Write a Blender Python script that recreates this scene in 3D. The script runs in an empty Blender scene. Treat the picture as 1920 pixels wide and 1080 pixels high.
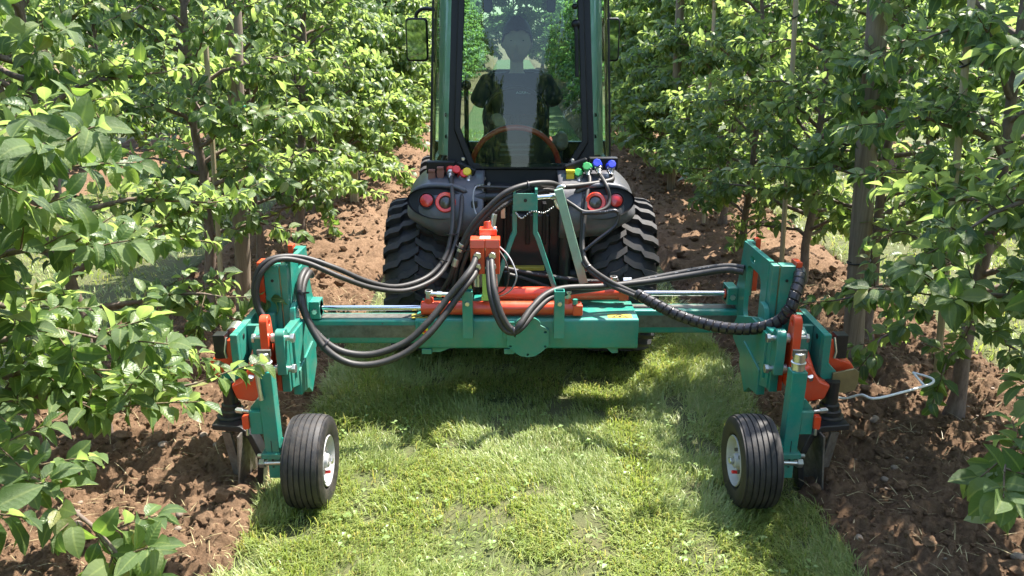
import bpy, bmesh, math, random
import numpy as np
from mathutils import Vector, Matrix, Quaternion

sc = bpy.context.scene
COL = sc.collection
R = math.radians

# ------------------------------------------------------------------ camera, sky, sun, exposure
CAM_H, CAM_PITCH = 1.85, 17.7
cam = bpy.data.cameras.new('camera'); cam_ob = bpy.data.objects.new('camera', cam); COL.objects.link(cam_ob)
cam.sensor_width = 36.0; cam.lens = 28.125; cam.clip_start = 0.05; cam.clip_end = 1000
cam_ob.location = (0, 0, CAM_H); cam_ob.rotation_euler = (R(90 - CAM_PITCH), 0, 0)
sc.camera = cam_ob

SUN_AZ, SUN_EL = 50.0, 62.0          # azimuth clockwise from +Y (ahead) towards +X (right)
world = bpy.data.worlds.new('World'); sc.world = world; world.use_nodes = True
wn = world.node_tree; bgn = wn.nodes['Background']
sky = wn.nodes.new('ShaderNodeTexSky'); sky.sky_type = 'NISHITA'; sky.sun_disc = False
sky.sun_elevation = R(SUN_EL); sky.sun_rotation = R(SUN_AZ); sky.air_density = 1.2; sky.dust_density = 1.5
wn.links.new(sky.outputs[0], bgn.inputs[0]); bgn.inputs[1].default_value = 0.15
sd = Vector((math.cos(R(SUN_EL)) * math.sin(R(SUN_AZ)), math.cos(R(SUN_EL)) * math.cos(R(SUN_AZ)), math.sin(R(SUN_EL))))
sun = bpy.data.lights.new('sun', 'SUN'); sun.energy = 5.0; sun.angle = R(0.53); sun.color = (1.0, 0.94, 0.85)
sun_ob = bpy.data.objects.new('sun', sun); COL.objects.link(sun_ob)
sun_ob.location = sd * 40; sun_ob.rotation_euler = (-sd).to_track_quat('-Z', 'Y').to_euler()
sc.view_settings.view_transform = 'Standard'; sc.view_settings.look = 'None'
sc.view_settings.exposure = 1.72; sc.view_settings.gamma = 1.0; sc.view_settings.use_curve_mapping = False
sc.render.engine = 'CYCLES'
cy = sc.cycles
cy.max_bounces = 8; cy.diffuse_bounces = 3; cy.glossy_bounces = 4; cy.transmission_bounces = 5; cy.transparent_max_bounces = 10
cy.caustics_reflective = False; cy.caustics_refractive = False
cy.use_denoising = True; cy.sample_clamp_indirect = 6.0

# ------------------------------------------------------------------ materials
def new_mat(name):
    m = bpy.data.materials.new(name); m.use_nodes = True
    nt = m.node_tree; b = nt.nodes['Principled BSDF']
    return m, nt, b
def node(nt, t, **kw):
    n = nt.nodes.new(t)
    for k, v in kw.items(): setattr(n, k, v)
    return n
def ramp(nt, fac, stops):
    r = node(nt, 'ShaderNodeValToRGB'); e = r.color_ramp.elements
    while len(e) > 1: e.remove(e[-1])
    e[0].position = stops[0][0]; e[0].color = (*stops[0][1], 1)
    for p, c in stops[1:]:
        q = e.new(p); q.color = (*c, 1)
    nt.links.new(fac, r.inputs[0]); return r.outputs[0]
def noise(nt, scale, detail=4, rough=0.6, coord=None, dist=0.0):
    n = node(nt, 'ShaderNodeTexNoise'); n.inputs['Scale'].default_value = scale
    n.inputs['Detail'].default_value = detail; n.inputs['Roughness'].default_value = rough
    n.inputs['Distortion'].default_value = dist
    if coord is None:
        coord = node(nt, 'ShaderNodeTexCoord').outputs['Object']
    nt.links.new(coord, n.inputs['Vector']); return n.outputs['Fac']
def mixc(nt, fac, a, b, mode='MIX'):
    n = node(nt, 'ShaderNodeMix', data_type='RGBA', blend_type=mode)
    for s, v in ((n.inputs[0], fac), (n.inputs[6], a), (n.inputs[7], b)):
        if isinstance(v, (int, float)): s.default_value = v
        elif isinstance(v, tuple): s.default_value = (*v, 1)
        else: nt.links.new(v, s)
    return n.outputs[2]
def math_n(nt, op, a, b=0.0, c=None):
    n = node(nt, 'ShaderNodeMath', operation=op)
    for i, v in enumerate((a, b) if c is None else (a, b, c)):
        if isinstance(v, (int, float)): n.inputs[i].default_value = v
        else: nt.links.new(v, n.inputs[i])
    return n.outputs[0]
def bump(nt, b, h, strength=0.3, dist=0.01):
    n = node(nt, 'ShaderNodeBump'); n.inputs['Strength'].default_value = strength; n.inputs['Distance'].default_value = dist
    nt.links.new(h, n.inputs['Height']); nt.links.new(n.outputs[0], b.inputs['Normal'])
def simple(name, col, rough=0.5, metal=0.0, var=0.12, vscale=9.0, dust=0.0, dustcol=(0.30, 0.22, 0.15), bmp=0.0, bscale=60, coat=0.0, spec=0.5, chips=0.0):
    """A base colour with slight mottling, a thin uneven dust film and fine relief."""
    m, nt, b = new_mat(name)
    n1 = noise(nt, vscale, 5, 0.65)
    dark = tuple(c * (1 - var) for c in col); light = tuple(min(1, c * (1 + var)) for c in col)
    c = ramp(nt, n1, [(0.3, dark), (0.7, light)])
    if dust > 0:
        n2 = noise(nt, vscale * 2.3, 8, 0.72)
        f = math_n(nt, 'MULTIPLY', ramp(nt, n2, [(0.42, (0, 0, 0)), (0.75, (1, 1, 1))]), dust)
        c = mixc(nt, f, c, dustcol)
        rr = math_n(nt, 'ADD', math_n(nt, 'MULTIPLY', f, 0.5), rough); nt.links.new(rr, b.inputs['Roughness'])
    else:
        nr = math_n(nt, 'ADD', math_n(nt, 'MULTIPLY', math_n(nt, 'SUBTRACT', n1, 0.5), 0.25), rough)
        nt.links.new(nr, b.inputs['Roughness'])
    if chips > 0:
        c = mixc(nt, math_n(nt, 'MULTIPLY', math_n(nt, 'GREATER_THAN', noise(nt, 34, 9, 0.75), 0.705 - 0.05 * chips), 0.75), c, (0.09, 0.08, 0.07))
    nt.links.new(c, b.inputs['Base Color'])
    b.inputs['Metallic'].default_value = metal
    b.inputs['Specular IOR Level'].default_value = spec
    b.inputs['Coat Weight'].default_value = coat; b.inputs['Coat Roughness'].default_value = 0.15
    if bmp > 0: bump(nt, b, noise(nt, bscale, 6, 0.7), bmp, 0.004)
    return m
M = {}
M['teal'] = simple('teal_paint', (0.016, 0.225, 0.172), 0.36, var=0.12, vscale=5, dust=0.34, bmp=0.08, bscale=90, coat=0.2, chips=1.0)
M['orange'] = simple('orange_red_paint', (0.72, 0.065, 0.018), 0.33, var=0.08, vscale=6, dust=0.24, bmp=0.06, bscale=90, coat=0.2, chips=0.8)
M['red_panel'] = simple('red_body_paint', (0.55, 0.03, 0.015), 0.28, var=0.06, dust=0.1, coat=0.5)
M['black_paint'] = simple('black_paint', (0.010, 0.011, 0.013), 0.4, var=0.2, dust=0.05, bmp=0.05, coat=0.1)
M['frame_black'] = simple('cab_frame_paint', (0.006, 0.0065, 0.008), 0.42, var=0.2, dust=0.02, spec=0.3)
M['plastic'] = simple('charcoal_plastic', (0.075, 0.078, 0.090), 0.34, var=0.12, vscale=14, dust=0.16, bmp=0.12, bscale=240)
M['rubber'] = simple('tyre_rubber', (0.012, 0.012, 0.0135), 0.58, var=0.25, vscale=12, dust=0.28, dustcol=(0.16, 0.125, 0.095), bmp=0.15, bscale=120)
M['lug_rubber'] = simple('tread_rubber', (0.019, 0.019, 0.021), 0.68, var=0.25, vscale=9, dust=0.35, dustcol=(0.13, 0.10, 0.075), bmp=0.2, bscale=120)
M['hose'] = simple('hose_rubber', (0.026, 0.024, 0.023), 0.52, var=0.2, vscale=20, dust=0.14, dustcol=(0.15, 0.125, 0.105), bmp=0.1, bscale=200)
M['guard'] = simple('spiral_guard_plastic', (0.014, 0.014, 0.019), 0.32, var=0.2, dust=0.1)
M['steel'] = simple('zinc_steel', (0.62, 0.62, 0.60), 0.3, metal=0.9, var=0.15, vscale=25, dust=0.12)
M['chrome'] = simple('chrome_rod', (0.75, 0.76, 0.78), 0.14, metal=1.0, var=0.05)
M['brass'] = simple('passivated_plate', (0.30, 0.27, 0.15), 0.36, metal=0.7, var=0.2, vscale=18, dust=0.15)
M['worn_steel'] = simple('worn_beam_steel', (0.15, 0.15, 0.135), 0.42, metal=0.55, var=0.35, vscale=30, dust=0.25)
M['soil_steel'] = simple('soil_polished_blade', (0.20, 0.18, 0.16), 0.4, metal=0.6, var=0.4, vscale=18, dust=0.6, dustcol=(0.13, 0.08, 0.05))
M['rim_white'] = simple('rim_paint', (0.38, 0.385, 0.40), 0.4, var=0.12, vscale=14, dust=0.3, dustcol=(0.35, 0.27, 0.2))
M['pale_green'] = simple('pale_green_paint', (0.24, 0.40, 0.29), 0.45, var=0.15, vscale=14, dust=0.25)
M['lime'] = simple('lime_paint', (0.42, 0.60, 0.13), 0.45, var=0.08)
M['yellow'] = simple('yellow_plastic', (0.85, 0.60, 0.01), 0.38, var=0.12, dust=0.3)
M['yellow_dull'] = simple('dull_yellow_paint', (0.45, 0.36, 0.05), 0.5, var=0.2, dust=0.2)
M['red_cap'] = simple('red_plastic_cap', (0.75, 0.02, 0.02), 0.35, var=0.12, dust=0.3)
M['blue_cap'] = simple('blue_plastic_cap', (0.02, 0.05, 0.62), 0.35, var=0.12, dust=0.3)
M['green_cap'] = simple('green_plastic_cap', (0.03, 0.42, 0.10), 0.38, var=0.12, dust=0.3)
M['brown_cap'] = simple('brown_socket_cover', (0.22, 0.085, 0.06), 0.55, var=0.12, dust=0.2)
M['white_paint'] = simple('white_rod_paint', (0.78, 0.78, 0.76), 0.4, var=0.06, dust=0.1)
M['grey_cable'] = simple('grey_cable', (0.30, 0.30, 0.31), 0.5, var=0.08)
M['white_sticker'] = simple('white_sticker', (0.8, 0.72, 0.66), 0.5, var=0.05)
M['ink_and_shade'] = simple('black_ink_and_hole_shade', (0.01, 0.01, 0.01), 0.5, var=0.05)  # print black, also painted in as the shade inside holes and slits
M['seat'] = simple('dark_seat_fabric', (0.02, 0.02, 0.022), 0.8, var=0.2, bmp=0.1)
M['skin'] = simple('skin', (0.46, 0.31, 0.23), 0.5, var=0.08, vscale=12)
M['shirt'] = simple('dark_shirt_cloth', (0.020, 0.024, 0.034), 0.85, var=0.15, vscale=18, bmp=0.25, bscale=40)
M['trouser'] = simple('work_trouser_cloth', (0.05, 0.055, 0.06), 0.85, var=0.2, bmp=0.2)
M['hair'] = simple('dark_hair', (0.022, 0.016, 0.012), 0.6, var=0.3, vscale=60, bmp=0.3)
M['print'] = simple('white_shirt_print', (0.75, 0.78, 0.8), 0.7, var=0.02)
M['ring_red'] = simple('orange_red_ring_lens', (0.80, 0.055, 0.025), 0.22, var=0.1, vscale=70, coat=0.5)
M['lens_red'] = simple('red_lamp_lens', (0.52, 0.012, 0.010), 0.12, var=0.2, vscale=70, bmp=0.25, bscale=260, coat=0.8)
M['lens_dark'] = simple('smoked_lamp_lens', (0.055, 0.045, 0.035), 0.12, var=0.3, vscale=70, bmp=0.2, bscale=260, coat=0.8)
M['headliner'] = simple('pale_headliner', (0.66, 0.68, 0.66), 0.8, var=0.06)
m, nt, b = new_mat('mirror_glass'); b.inputs['Base Color'].default_value = (0.35, 0.42, 0.38, 1); b.inputs['Metallic'].default_value = 1; b.inputs['Roughness'].default_value = 0.03; M['mirror'] = m

def glass_mat(name, tint):
    m = bpy.data.materials.new(name); m.use_nodes = True; nt = m.node_tree; nt.nodes.clear()
    out = node(nt, 'ShaderNodeOutputMaterial'); tr = node(nt, 'ShaderNodeBsdfTransparent'); gl = node(nt, 'ShaderNodeBsdfGlossy')
    dif = node(nt, 'ShaderNodeBsdfDiffuse'); dif.inputs[0].default_value = (0.32, 0.36, 0.34, 1)
    gl.inputs['Roughness'].default_value = 0.012; gl.inputs['Color'].default_value = (1, 1, 1, 1)
    tr.inputs['Color'].default_value = (*tint, 1)
    fr = node(nt, 'ShaderNodeFresnel'); fr.inputs['IOR'].default_value = 1.52
    d2 = node(nt, 'ShaderNodeMixShader')
    nt.links.new(math_n(nt, 'MULTIPLY', ramp(nt, noise(nt, 7, 6, 0.7), [(0.45, (0, 0, 0)), (0.8, (1, 1, 1))]), 0.05), d2.inputs[0])
    nt.links.new(tr.outputs[0], d2.inputs[1]); nt.links.new(dif.outputs[0], d2.inputs[2])
    mx = node(nt, 'ShaderNodeMixShader')
    nt.links.new(fr.outputs[0], mx.inputs[0]); nt.links.new(d2.outputs[0], mx.inputs[1]); nt.links.new(gl.outputs[0], mx.inputs[2])
    nt.links.new(mx.outputs[0], out.inputs[0]); return m
M['glass'] = glass_mat('cab_window_glass', (0.58, 0.76, 0.70))
M['glass_edge'] = glass_mat('tinted_corner_glass', (0.55, 0.80, 0.70))

def bark_mat(name, c1, c2, scale=30, stretch=0.15):
    m, nt, b = new_mat(name)
    tc = node(nt, 'ShaderNodeTexCoord'); mp = node(nt, 'ShaderNodeMapping'); mp.inputs['Scale'].default_value = (1, 1, stretch)
    nt.links.new(tc.outputs['Object'], mp.inputs[0])
    n1 = noise(nt, scale, 8, 0.7, mp.outputs[0])
    nt.links.new(ramp(nt, n1, [(0.3, c1), (0.72, c2)]), b.inputs['Base Color']); b.inputs['Roughness'].default_value = 0.85
    bump(nt, b, n1, 0.6, 0.006); return m
M['bark'] = bark_mat('apple_bark', (0.075, 0.05, 0.038), (0.23, 0.175, 0.14), 40, 0.35)
M['twig'] = bark_mat('twig_bark', (0.07, 0.05, 0.03), (0.17, 0.13, 0.07), 40, 1)
M['post'] = bark_mat('weathered_post_wood', (0.10, 0.075, 0.052), (0.30, 0.24, 0.175), 45, 0.03)
M['post_brown'] = bark_mat('brown_post_wood', (0.07, 0.045, 0.03), (0.20, 0.13, 0.085), 40, 0.04)
M['bamboo'] = bark_mat('bamboo_cane', (0.26, 0.20, 0.12), (0.50, 0.42, 0.28), 30, 0.05)
M['tie'] = simple('green_tie', (0.01, 0.30, 0.17), 0.4)
M['tie_black'] = simple('black_tie', (0.012, 0.012, 0.012), 0.4)

def leaf_mat(name, stops, under, trans, tf=0.42):
    m = bpy.data.materials.new(name); m.use_nodes = True; nt = m.node_tree
    b = nt.nodes['Principled BSDF']; out = nt.nodes['Material Output']
    g = node(nt, 'ShaderNodeNewGeometry'); oi = node(nt, 'ShaderNodeObjectInfo')
    rnd = math_n(nt, 'FRACT', math_n(nt, 'ADD', g.outputs['Random Per Island'], oi.outputs['Random']))
    c = ramp(nt, rnd, stops)
    at = node(nt, 'ShaderNodeAttribute', attribute_name='across')
    rib = ramp(nt, at.outputs['Fac'], [(0.0, (1, 1, 1)), (0.16, (0, 0, 0))])
    c = mixc(nt, math_n(nt, 'MULTIPLY', rib, 0.45), c, (0.30, 0.36, 0.12))
    c = mixc(nt, g.outputs['Backfacing'], c, mixc(nt, 0.55, c, under))
    nt.links.new(c, b.inputs['Base Color']); b.inputs['Roughness'].default_value = 0.40; b.inputs['Specular IOR Level'].default_value = 0.5
    al = node(nt, 'ShaderNodeAttribute', attribute_name='along')
    vein = math_n(nt, 'SINE', math_n(nt, 'MULTIPLY', math_n(nt, 'SUBTRACT', al.outputs['Fac'], math_n(nt, 'MULTIPLY', at.outputs['Fac'], 0.16)), 58.0))
    hgt = math_n(nt, 'ADD', math_n(nt, 'MULTIPLY', vein, 0.15), math_n(nt, 'MULTIPLY', noise(nt, 70, 3, 0.6), 1.6)); bump(nt, b, hgt, 0.5, 0.003)
    c2 = mixc(nt, math_n(nt, 'MULTIPLY', math_n(nt, 'GREATER_THAN', vein, 0.86), 0.10), c, (0.24, 0.32, 0.10)); nt.links.new(c2, b.inputs['Base Color'])
    tl = node(nt, 'ShaderNodeBsdfTranslucent'); nt.links.new(mixc(nt, 1.0, c, trans, 'MULTIPLY'), tl.inputs[0])
    mx = node(nt, 'ShaderNodeMixShader'); mx.inputs[0].default_value = tf
    nt.links.new(b.outputs[0], mx.inputs[1]); nt.links.new(tl.outputs[0], mx.inputs[2]); nt.links.new(mx.outputs[0], out.inputs[0])
    return m
M['leaf'] = leaf_mat('apple_leaf', [(0.0, (0.050, 0.092, 0.029)), (0.45, (0.078, 0.135, 0.041)), (0.8, (0.118, 0.180, 0.056)), (0.97, (0.155, 0.205, 0.072)), (1.0, (0.22, 0.22, 0.08))], (0.27, 0.33, 0.20), (2.05, 2.15, 1.02), 0.46)
M['grass'] = leaf_mat('grass_blade', [(0.0, (0.12, 0.21, 0.036)), (0.45, (0.19, 0.30, 0.06)), (0.74, (0.29, 0.37, 0.10)), (0.82, (0.42, 0.36, 0.16)), (1.0, (0.52, 0.43, 0.22))], (0.22, 0.27, 0.09), (1.7, 1.6, 1.0), 0.35)
M['weed'] = leaf_mat('clover_leaf', [(0.0, (0.08, 0.18, 0.03)), (1.0, (0.14, 0.28, 0.05))], (0.2, 0.28, 0.1), (1.8, 1.7, 1.0), 0.35)
M['straw'] = leaf_mat('dry_straw', [(0.0, (0.42, 0.33, 0.17)), (1.0, (0.62, 0.52, 0.32))], (0.5, 0.4, 0.24), (1.2, 1.1, 1.0), 0.2)

m, nt, b = new_mat('turf'); n1 = noise(nt, 2.2, 6, 0.7); n2 = noise(nt, 60, 6, 0.75)
c = mixc(nt, ramp(nt, n1, [(0.35, (0, 0, 0)), (0.7, (1, 1, 1))]), (0.075, 0.105, 0.028), (0.16, 0.14, 0.065))
c = mixc(nt, math_n(nt, 'MULTIPLY', n2, 0.7), c, (0.05, 0.055, 0.02)); nt.links.new(c, b.inputs['Base Color']); b.inputs['Roughness'].default_value = 0.95
bump(nt, b, n2, 0.8, 0.02); M['turf'] = m
def soil_mat(name, c0, c1, c2):
    m, nt, b = new_mat(name); n1 = noise(nt, 1.7, 5, 0.65); n2 = noise(nt, 38, 10, 0.78); n3 = noise(nt, 240, 6, 0.8)
    c = ramp(nt, n2, [(0.28, c0), (0.52, c1), (0.78, c2)])
    c = mixc(nt, math_n(nt, 'MULTIPLY', ramp(nt, n1, [(0.4, (0, 0, 0)), (0.7, (1, 1, 1))]), 0.45), c, c0)
    c = mixc(nt, math_n(nt, 'MULTIPLY', n3, 0.35), c, c0)
    g = node(nt, 'ShaderNodeNewGeometry')
    r = ramp(nt, g.outputs['Random Per Island'], [(0, (0.78, 0.78, 0.78)), (1, (1.22, 1.18, 1.14))]); c = mixc(nt, 1.0, c, r, 'MULTIPLY')
    nt.links.new(c, b.inputs['Base Color']); b.inputs['Roughness'].default_value = 0.95; b.inputs['Specular IOR Level'].default_value = 0.2
    bump(nt, b, math_n(nt, 'ADD', n2, math_n(nt, 'MULTIPLY', n3, 0.4)), 0.9, 0.02); return m
M['soil'] = soil_mat('tilled_soil', (0.088, 0.053, 0.032), (0.222, 0.142, 0.087), (0.37, 0.255, 0.165))
M['stone'] = simple('field_stone', (0.20, 0.155, 0.12), 0.8, var=0.4, vscale=11, dust=0.3, bmp=0.3)

# ------------------------------------------------------------------ object helpers
ORG = {}
def tag(o, label=None, cat=None, group=None, kind=None):
    if label: o['label'] = label
    if cat: o['category'] = cat
    if group: o['group'] = group
    if kind: o['kind'] = kind
    return o
def empty(name, loc):
    o = bpy.data.objects.new(name, None); o.location = loc; o.empty_display_size = 0.1; COL.objects.link(o); ORG[o.name] = Vector(loc); return o
def org(parent):
    while parent is not None:
        if parent.name in ORG: return ORG[parent.name]
        parent = parent.parent
    return Vector((0, 0, 0))
def link_mesh(name, me, mat, parent=None):
    o = bpy.data.objects.new(name, me); COL.objects.link(o)
    if mat is not None: me.materials.append(M[mat] if isinstance(mat, str) else mat)
    if parent is not None: o.parent = parent
    return o
def spline(pts, n=8):
    P = [Vector(p) for p in pts]; out = []
    P = [P[0] * 2 - P[1]] + P + [P[-1] * 2 - P[-2]]
    for i in range(1, len(P) - 2):
        a, b_, c_, d_ = P[i - 1], P[i], P[i + 1], P[i + 2]
        for k in range(n):
            t = k / n
            out.append(0.5 * ((2 * b_) + (c_ - a) * t + (2 * a - 5 * b_ + 4 * c_ - d_) * t * t + (3 * b_ - a - 3 * c_ + d_) * t ** 3))
    out.append(P[-2]); return out
def frames(pts):
    P = [Vector(p) for p in pts]; T = []
    for i in range(len(P)):
        T.append((P[min(i + 1, len(P) - 1)] - P[max(i - 1, 0)]).normalized())
    u = T[0].orthogonal().normalized(); U = []
    for i, t in enumerate(T):
        if i: u = (T[i - 1].rotation_difference(t) @ u)
        u = (u - t * u.dot(t)).normalized(); U.append(u)
    return P, T, U
class MB:
    def __init__(s): s.v = []; s.f = []
    def add(s, vs, fs):
        o = len(s.v); s.v += [tuple(v) for v in vs]; s.f += [tuple(i + o for i in f) for f in fs]; return s
    def bx(s, x0, x1, y0, y1, z0, z1):
        x0, x1 = min(x0, x1), max(x0, x1)
        return s.add([(x0, y0, z0), (x1, y0, z0), (x1, y1, z0), (x0, y1, z0), (x0, y0, z1), (x1, y0, z1), (x1, y1, z1), (x0, y1, z1)],
                     [(0, 3, 2, 1), (4, 5, 6, 7), (0, 1, 5, 4), (1, 2, 6, 5), (2, 3, 7, 6), (3, 0, 4, 7)])
    def bar(s, p0, p1, w, h, up=(0, 0, 1)):
        p0, p1 = Vector(p0), Vector(p1); d = (p1 - p0).normalized(); a = d.cross(Vector(up))
        a = (a if a.length > 1e-4 else d.orthogonal()).normalized(); c = a.cross(d).normalized(); vs = []
        for p in (p0, p1):
            for i, j in ((-1, -1), (1, -1), (1, 1), (-1, 1)): vs.append(p + a * (i * w / 2) + c * (j * h / 2))
        return s.add(vs, [(0, 3, 2, 1), (4, 5, 6, 7), (0, 1, 5, 4), (1, 2, 6, 5), (2, 3, 7, 6), (3, 0, 4, 7)])
    def path_bar(s, pts, w, h, up=(0, 1, 0)):
        """mitred flat bar along a polyline; w along the cross direction, h along `up`"""
        P = [Vector(p) for p in pts]; upv = Vector(up).normalized(); rings = []
        for i, p in enumerate(P):
            d0 = (P[i] - P[i - 1]).normalized() if i else (P[1] - P[0]).normalized()
            d1 = (P[i + 1] - P[i]).normalized() if i < len(P) - 1 else d0
            a0, a1 = d0.cross(upv).normalized(), d1.cross(upv).normalized(); a = (a0 + a1).normalized(); k = 1 / max(0.5, a.dot(a0))
            rings.append([p + a * (i_ * w / 2 * k) + upv * (j_ * h / 2) for i_, j_ in ((-1, -1), (1, -1), (1, 1), (-1, 1))])
        vs = [q for r in rings for q in r]; fs = [(0, 1, 2, 3), tuple(4 * (len(P) - 1) + q for q in (3, 2, 1, 0))]
        for i in range(len(P) - 1):
            for k in range(4): fs.append((4 * i + k, 4 * i + 4 + k, 4 * i + 4 + (k + 1) % 4, 4 * i + (k + 1) % 4))
        return s.add(vs, fs)
    def tube(s, pts, r, n=10, caps=True):
        P, T, U = frames(pts); vs = []; fs = []
        for i, p in enumerate(P):
            rr = r[i] if isinstance(r, (list, tuple)) else r; w = T[i].cross(U[i])
            for k in range(n):
                a = 2 * math.pi * k / n; vs.append(p + (U[i] * math.cos(a) + w * math.sin(a)) * rr)
        for i in range(len(P) - 1):
            for k in range(n): fs.append((i * n + k, i * n + (k + 1) % n, (i + 1) * n + (k + 1) % n, (i + 1) * n + k))
        if caps: fs.append(tuple(range(n - 1, -1, -1))); fs.append(tuple((len(P) - 1) * n + k for k in range(n)))
        return s.add(vs, fs)
    def cyl(s, p0, p1, r, r1=None, n=20): return s.tube([p0, p1], [r, r if r1 is None else r1], n)
    def lathe(s, prof, o, axis, n=32, closed=False):
        o, ax = Vector(o), Vector(axis).normalized(); u = ax.orthogonal().normalized(); w = ax.cross(u); vs = []; fs = []
        for (a, r) in prof:
            for k in range(n):
                t = 2 * math.pi * k / n; vs.append(o + ax * a + (u * math.cos(t) + w * math.sin(t)) * max(r, 1e-4))
        m_ = len(prof)
        for i in range(m_ if closed else m_ - 1):
            j = (i + 1) % m_
            for k in range(n): fs.append((i * n + k, i * n + (k + 1) % n, j * n + (k + 1) % n, j * n + k))
        return s.add(vs, fs)
    def prism(s, poly, axis, a0, a1):
        def P(q, a): return {'x': (a, q[0], q[1]), 'y': (q[0], a, q[1]), 'z': (q[0], q[1], a)}[axis]
        n = len(poly); vs = [P(q, a0) for q in poly] + [P(q, a1) for q in poly]
        fs = [tuple(range(n)), tuple(range(2 * n - 1, n - 1, -1))] + [(i, i + n, (i + 1) % n + n, (i + 1) % n) for i in range(n)]
        return s.add(vs, fs)
    def plate(s, outer, holes, axis, a0, a1):
        """flat plate with openings, real thickness"""
        bm = bmesh.new(); loops = [outer] + list(holes); es = []
        for L in loops:
            vv = [bm.verts.new((q[0], q[1], 0)) for q in L]
            es += [bm.edges.new((vv[i], vv[(i + 1) % len(vv)])) for i in range(len(vv))]
        bmesh.ops.triangle_fill(bm, use_beauty=True, use_dissolve=False, edges=es)
        bm.verts.ensure_lookup_table(); bm.verts.index_update()
        def P(q, a): return {'x': (a, q[0], q[1]), 'y': (q[0], a, q[1]), 'z': (q[0], q[1], a)}[axis]
        pts = [(v.co.x, v.co.y) for v in bm.verts]; n = len(pts)
        vs = [P(q, a0) for q in pts] + [P(q, a1) for q in pts]; fs = []
        for f in bm.faces:
            ids = [v.index for v in f.verts]; fs.append(tuple(ids)); fs.append(tuple(i + n for i in reversed(ids)))
        bm.free(); k = 0
        for L in loops:
            m_ = len(L)
            for i in range(m_): a, b_ = k + i, k + (i + 1) % m_; fs.append((a, b_, b_ + n, a + n))
            k += m_
        return s.add(vs, fs)
    def ell(s, c, r, nu=14, nv=10):
        vs = []; fs = []
        for i in range(nv + 1):
            t = math.pi * i / nv
            for k in range(nu):
                a = 2 * math.pi * k / nu; vs.append((c[0] + r[0] * math.sin(t) * math.cos(a), c[1] + r[1] * math.sin(t) * math.sin(a), c[2] + r[2] * math.cos(t)))
        for i in range(nv):
            for k in range(nu): fs.append((i * nu + k, (i + 1) * nu + k, (i + 1) * nu + (k + 1) % nu, i * nu + (k + 1) % nu))
        return s.add(vs, fs)
    def mirror_x(s, cx):
        s.v = [(2 * cx - x, y, z) for x, y, z in s.v]; s.f = [tuple(reversed(f)) for f in s.f]; return s
    def mesh(s, name, o=Vector((0, 0, 0)), smooth=35):
        me = bpy.data.meshes.new(name); me.from_pydata([(x - o[0], y - o[1], z - o[2]) for x, y, z in s.v], [], s.f)
        bm = bmesh.new(); bm.from_mesh(me); bmesh.ops.remove_doubles(bm, verts=bm.verts, dist=1e-5); bmesh.ops.recalc_face_normals(bm, faces=bm.faces); bm.to_mesh(me); bm.free()
        if smooth:
            me.polygons.foreach_set('use_smooth', [True] * len(me.polygons)); me.set_sharp_from_angle(angle=R(smooth))
        return me
    def build(s, name, mat, parent=None, smooth=35, bevel=0.0, seg=2):
        o = link_mesh(name, s.mesh(name, org(parent), smooth), mat, parent)
        if bevel:
            b_ = o.modifiers.new('bevel', 'BEVEL'); b_.width = bevel; b_.segments = seg; b_.limit_method = 'ANGLE'; b_.angle_limit = R(40); b_.harden_normals = True
        return o
def rrect(x0, x1, y0, y1, r, n=5):
    out = []
    for cx, cy_, a0 in ((x1 - r, y1 - r, 0), (x0 + r, y1 - r, 90), (x0 + r, y0 + r, 180), (x1 - r, y0 + r, 270)):
        for k in range(n + 1): a = R(a0 + 90 * k / n); out.append((cx + r * math.cos(a), cy_ + r * math.sin(a)))
    return out
def circ(cx, cy_, r, n=20): return [(cx + r * math.cos(2 * math.pi * k / n), cy_ + r * math.sin(2 * math.pi * k / n)) for k in range(n)]
def fast_mesh(name, V, F, attr=None, attr2=None):
    """V (n,3), F (m,3) numpy -> mesh, smooth shaded"""
    me = bpy.data.meshes.new(name); me.vertices.add(len(V)); me.vertices.foreach_set('co', np.ascontiguousarray(V, np.float32).ravel())
    me.loops.add(F.size); me.loops.foreach_set('vertex_index', np.ascontiguousarray(F, np.int32).ravel())
    me.polygons.add(len(F)); me.polygons.foreach_set('loop_start', np.arange(0, F.size, F.shape[1], dtype=np.int32))
    me.polygons.foreach_set('use_smooth', np.ones(len(F), bool)); me.update(calc_edges=True)
    if attr is not None:
        for nm, at in (('across', attr), ('along', attr2)):
            if at is not None: a = me.attributes.new(nm, 'FLOAT', 'POINT'); a.data.foreach_set('value', np.ascontiguousarray(at, np.float32))
    return me
def vnoise(x, y, seed, scale):
    """smooth value noise, vectorised, 0..1"""
    rs = np.random.RandomState(seed); L = rs.rand(256, 256); x = np.asarray(x) * scale + 500.3; y = np.asarray(y) * scale + 500.7
    xi = np.floor(x).astype(int); yi = np.floor(y).astype(int); fx = x - xi; fy = y - yi
    fx = fx * fx * (3 - 2 * fx); fy = fy * fy * (3 - 2 * fy); g = lambda i, j: L[i % 256, j % 256]
    return (g(xi, yi) * (1 - fx) + g(xi + 1, yi) * fx) * (1 - fy) + (g(xi, yi + 1) * (1 - fx) + g(xi + 1, yi + 1) * fx) * fy
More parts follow.
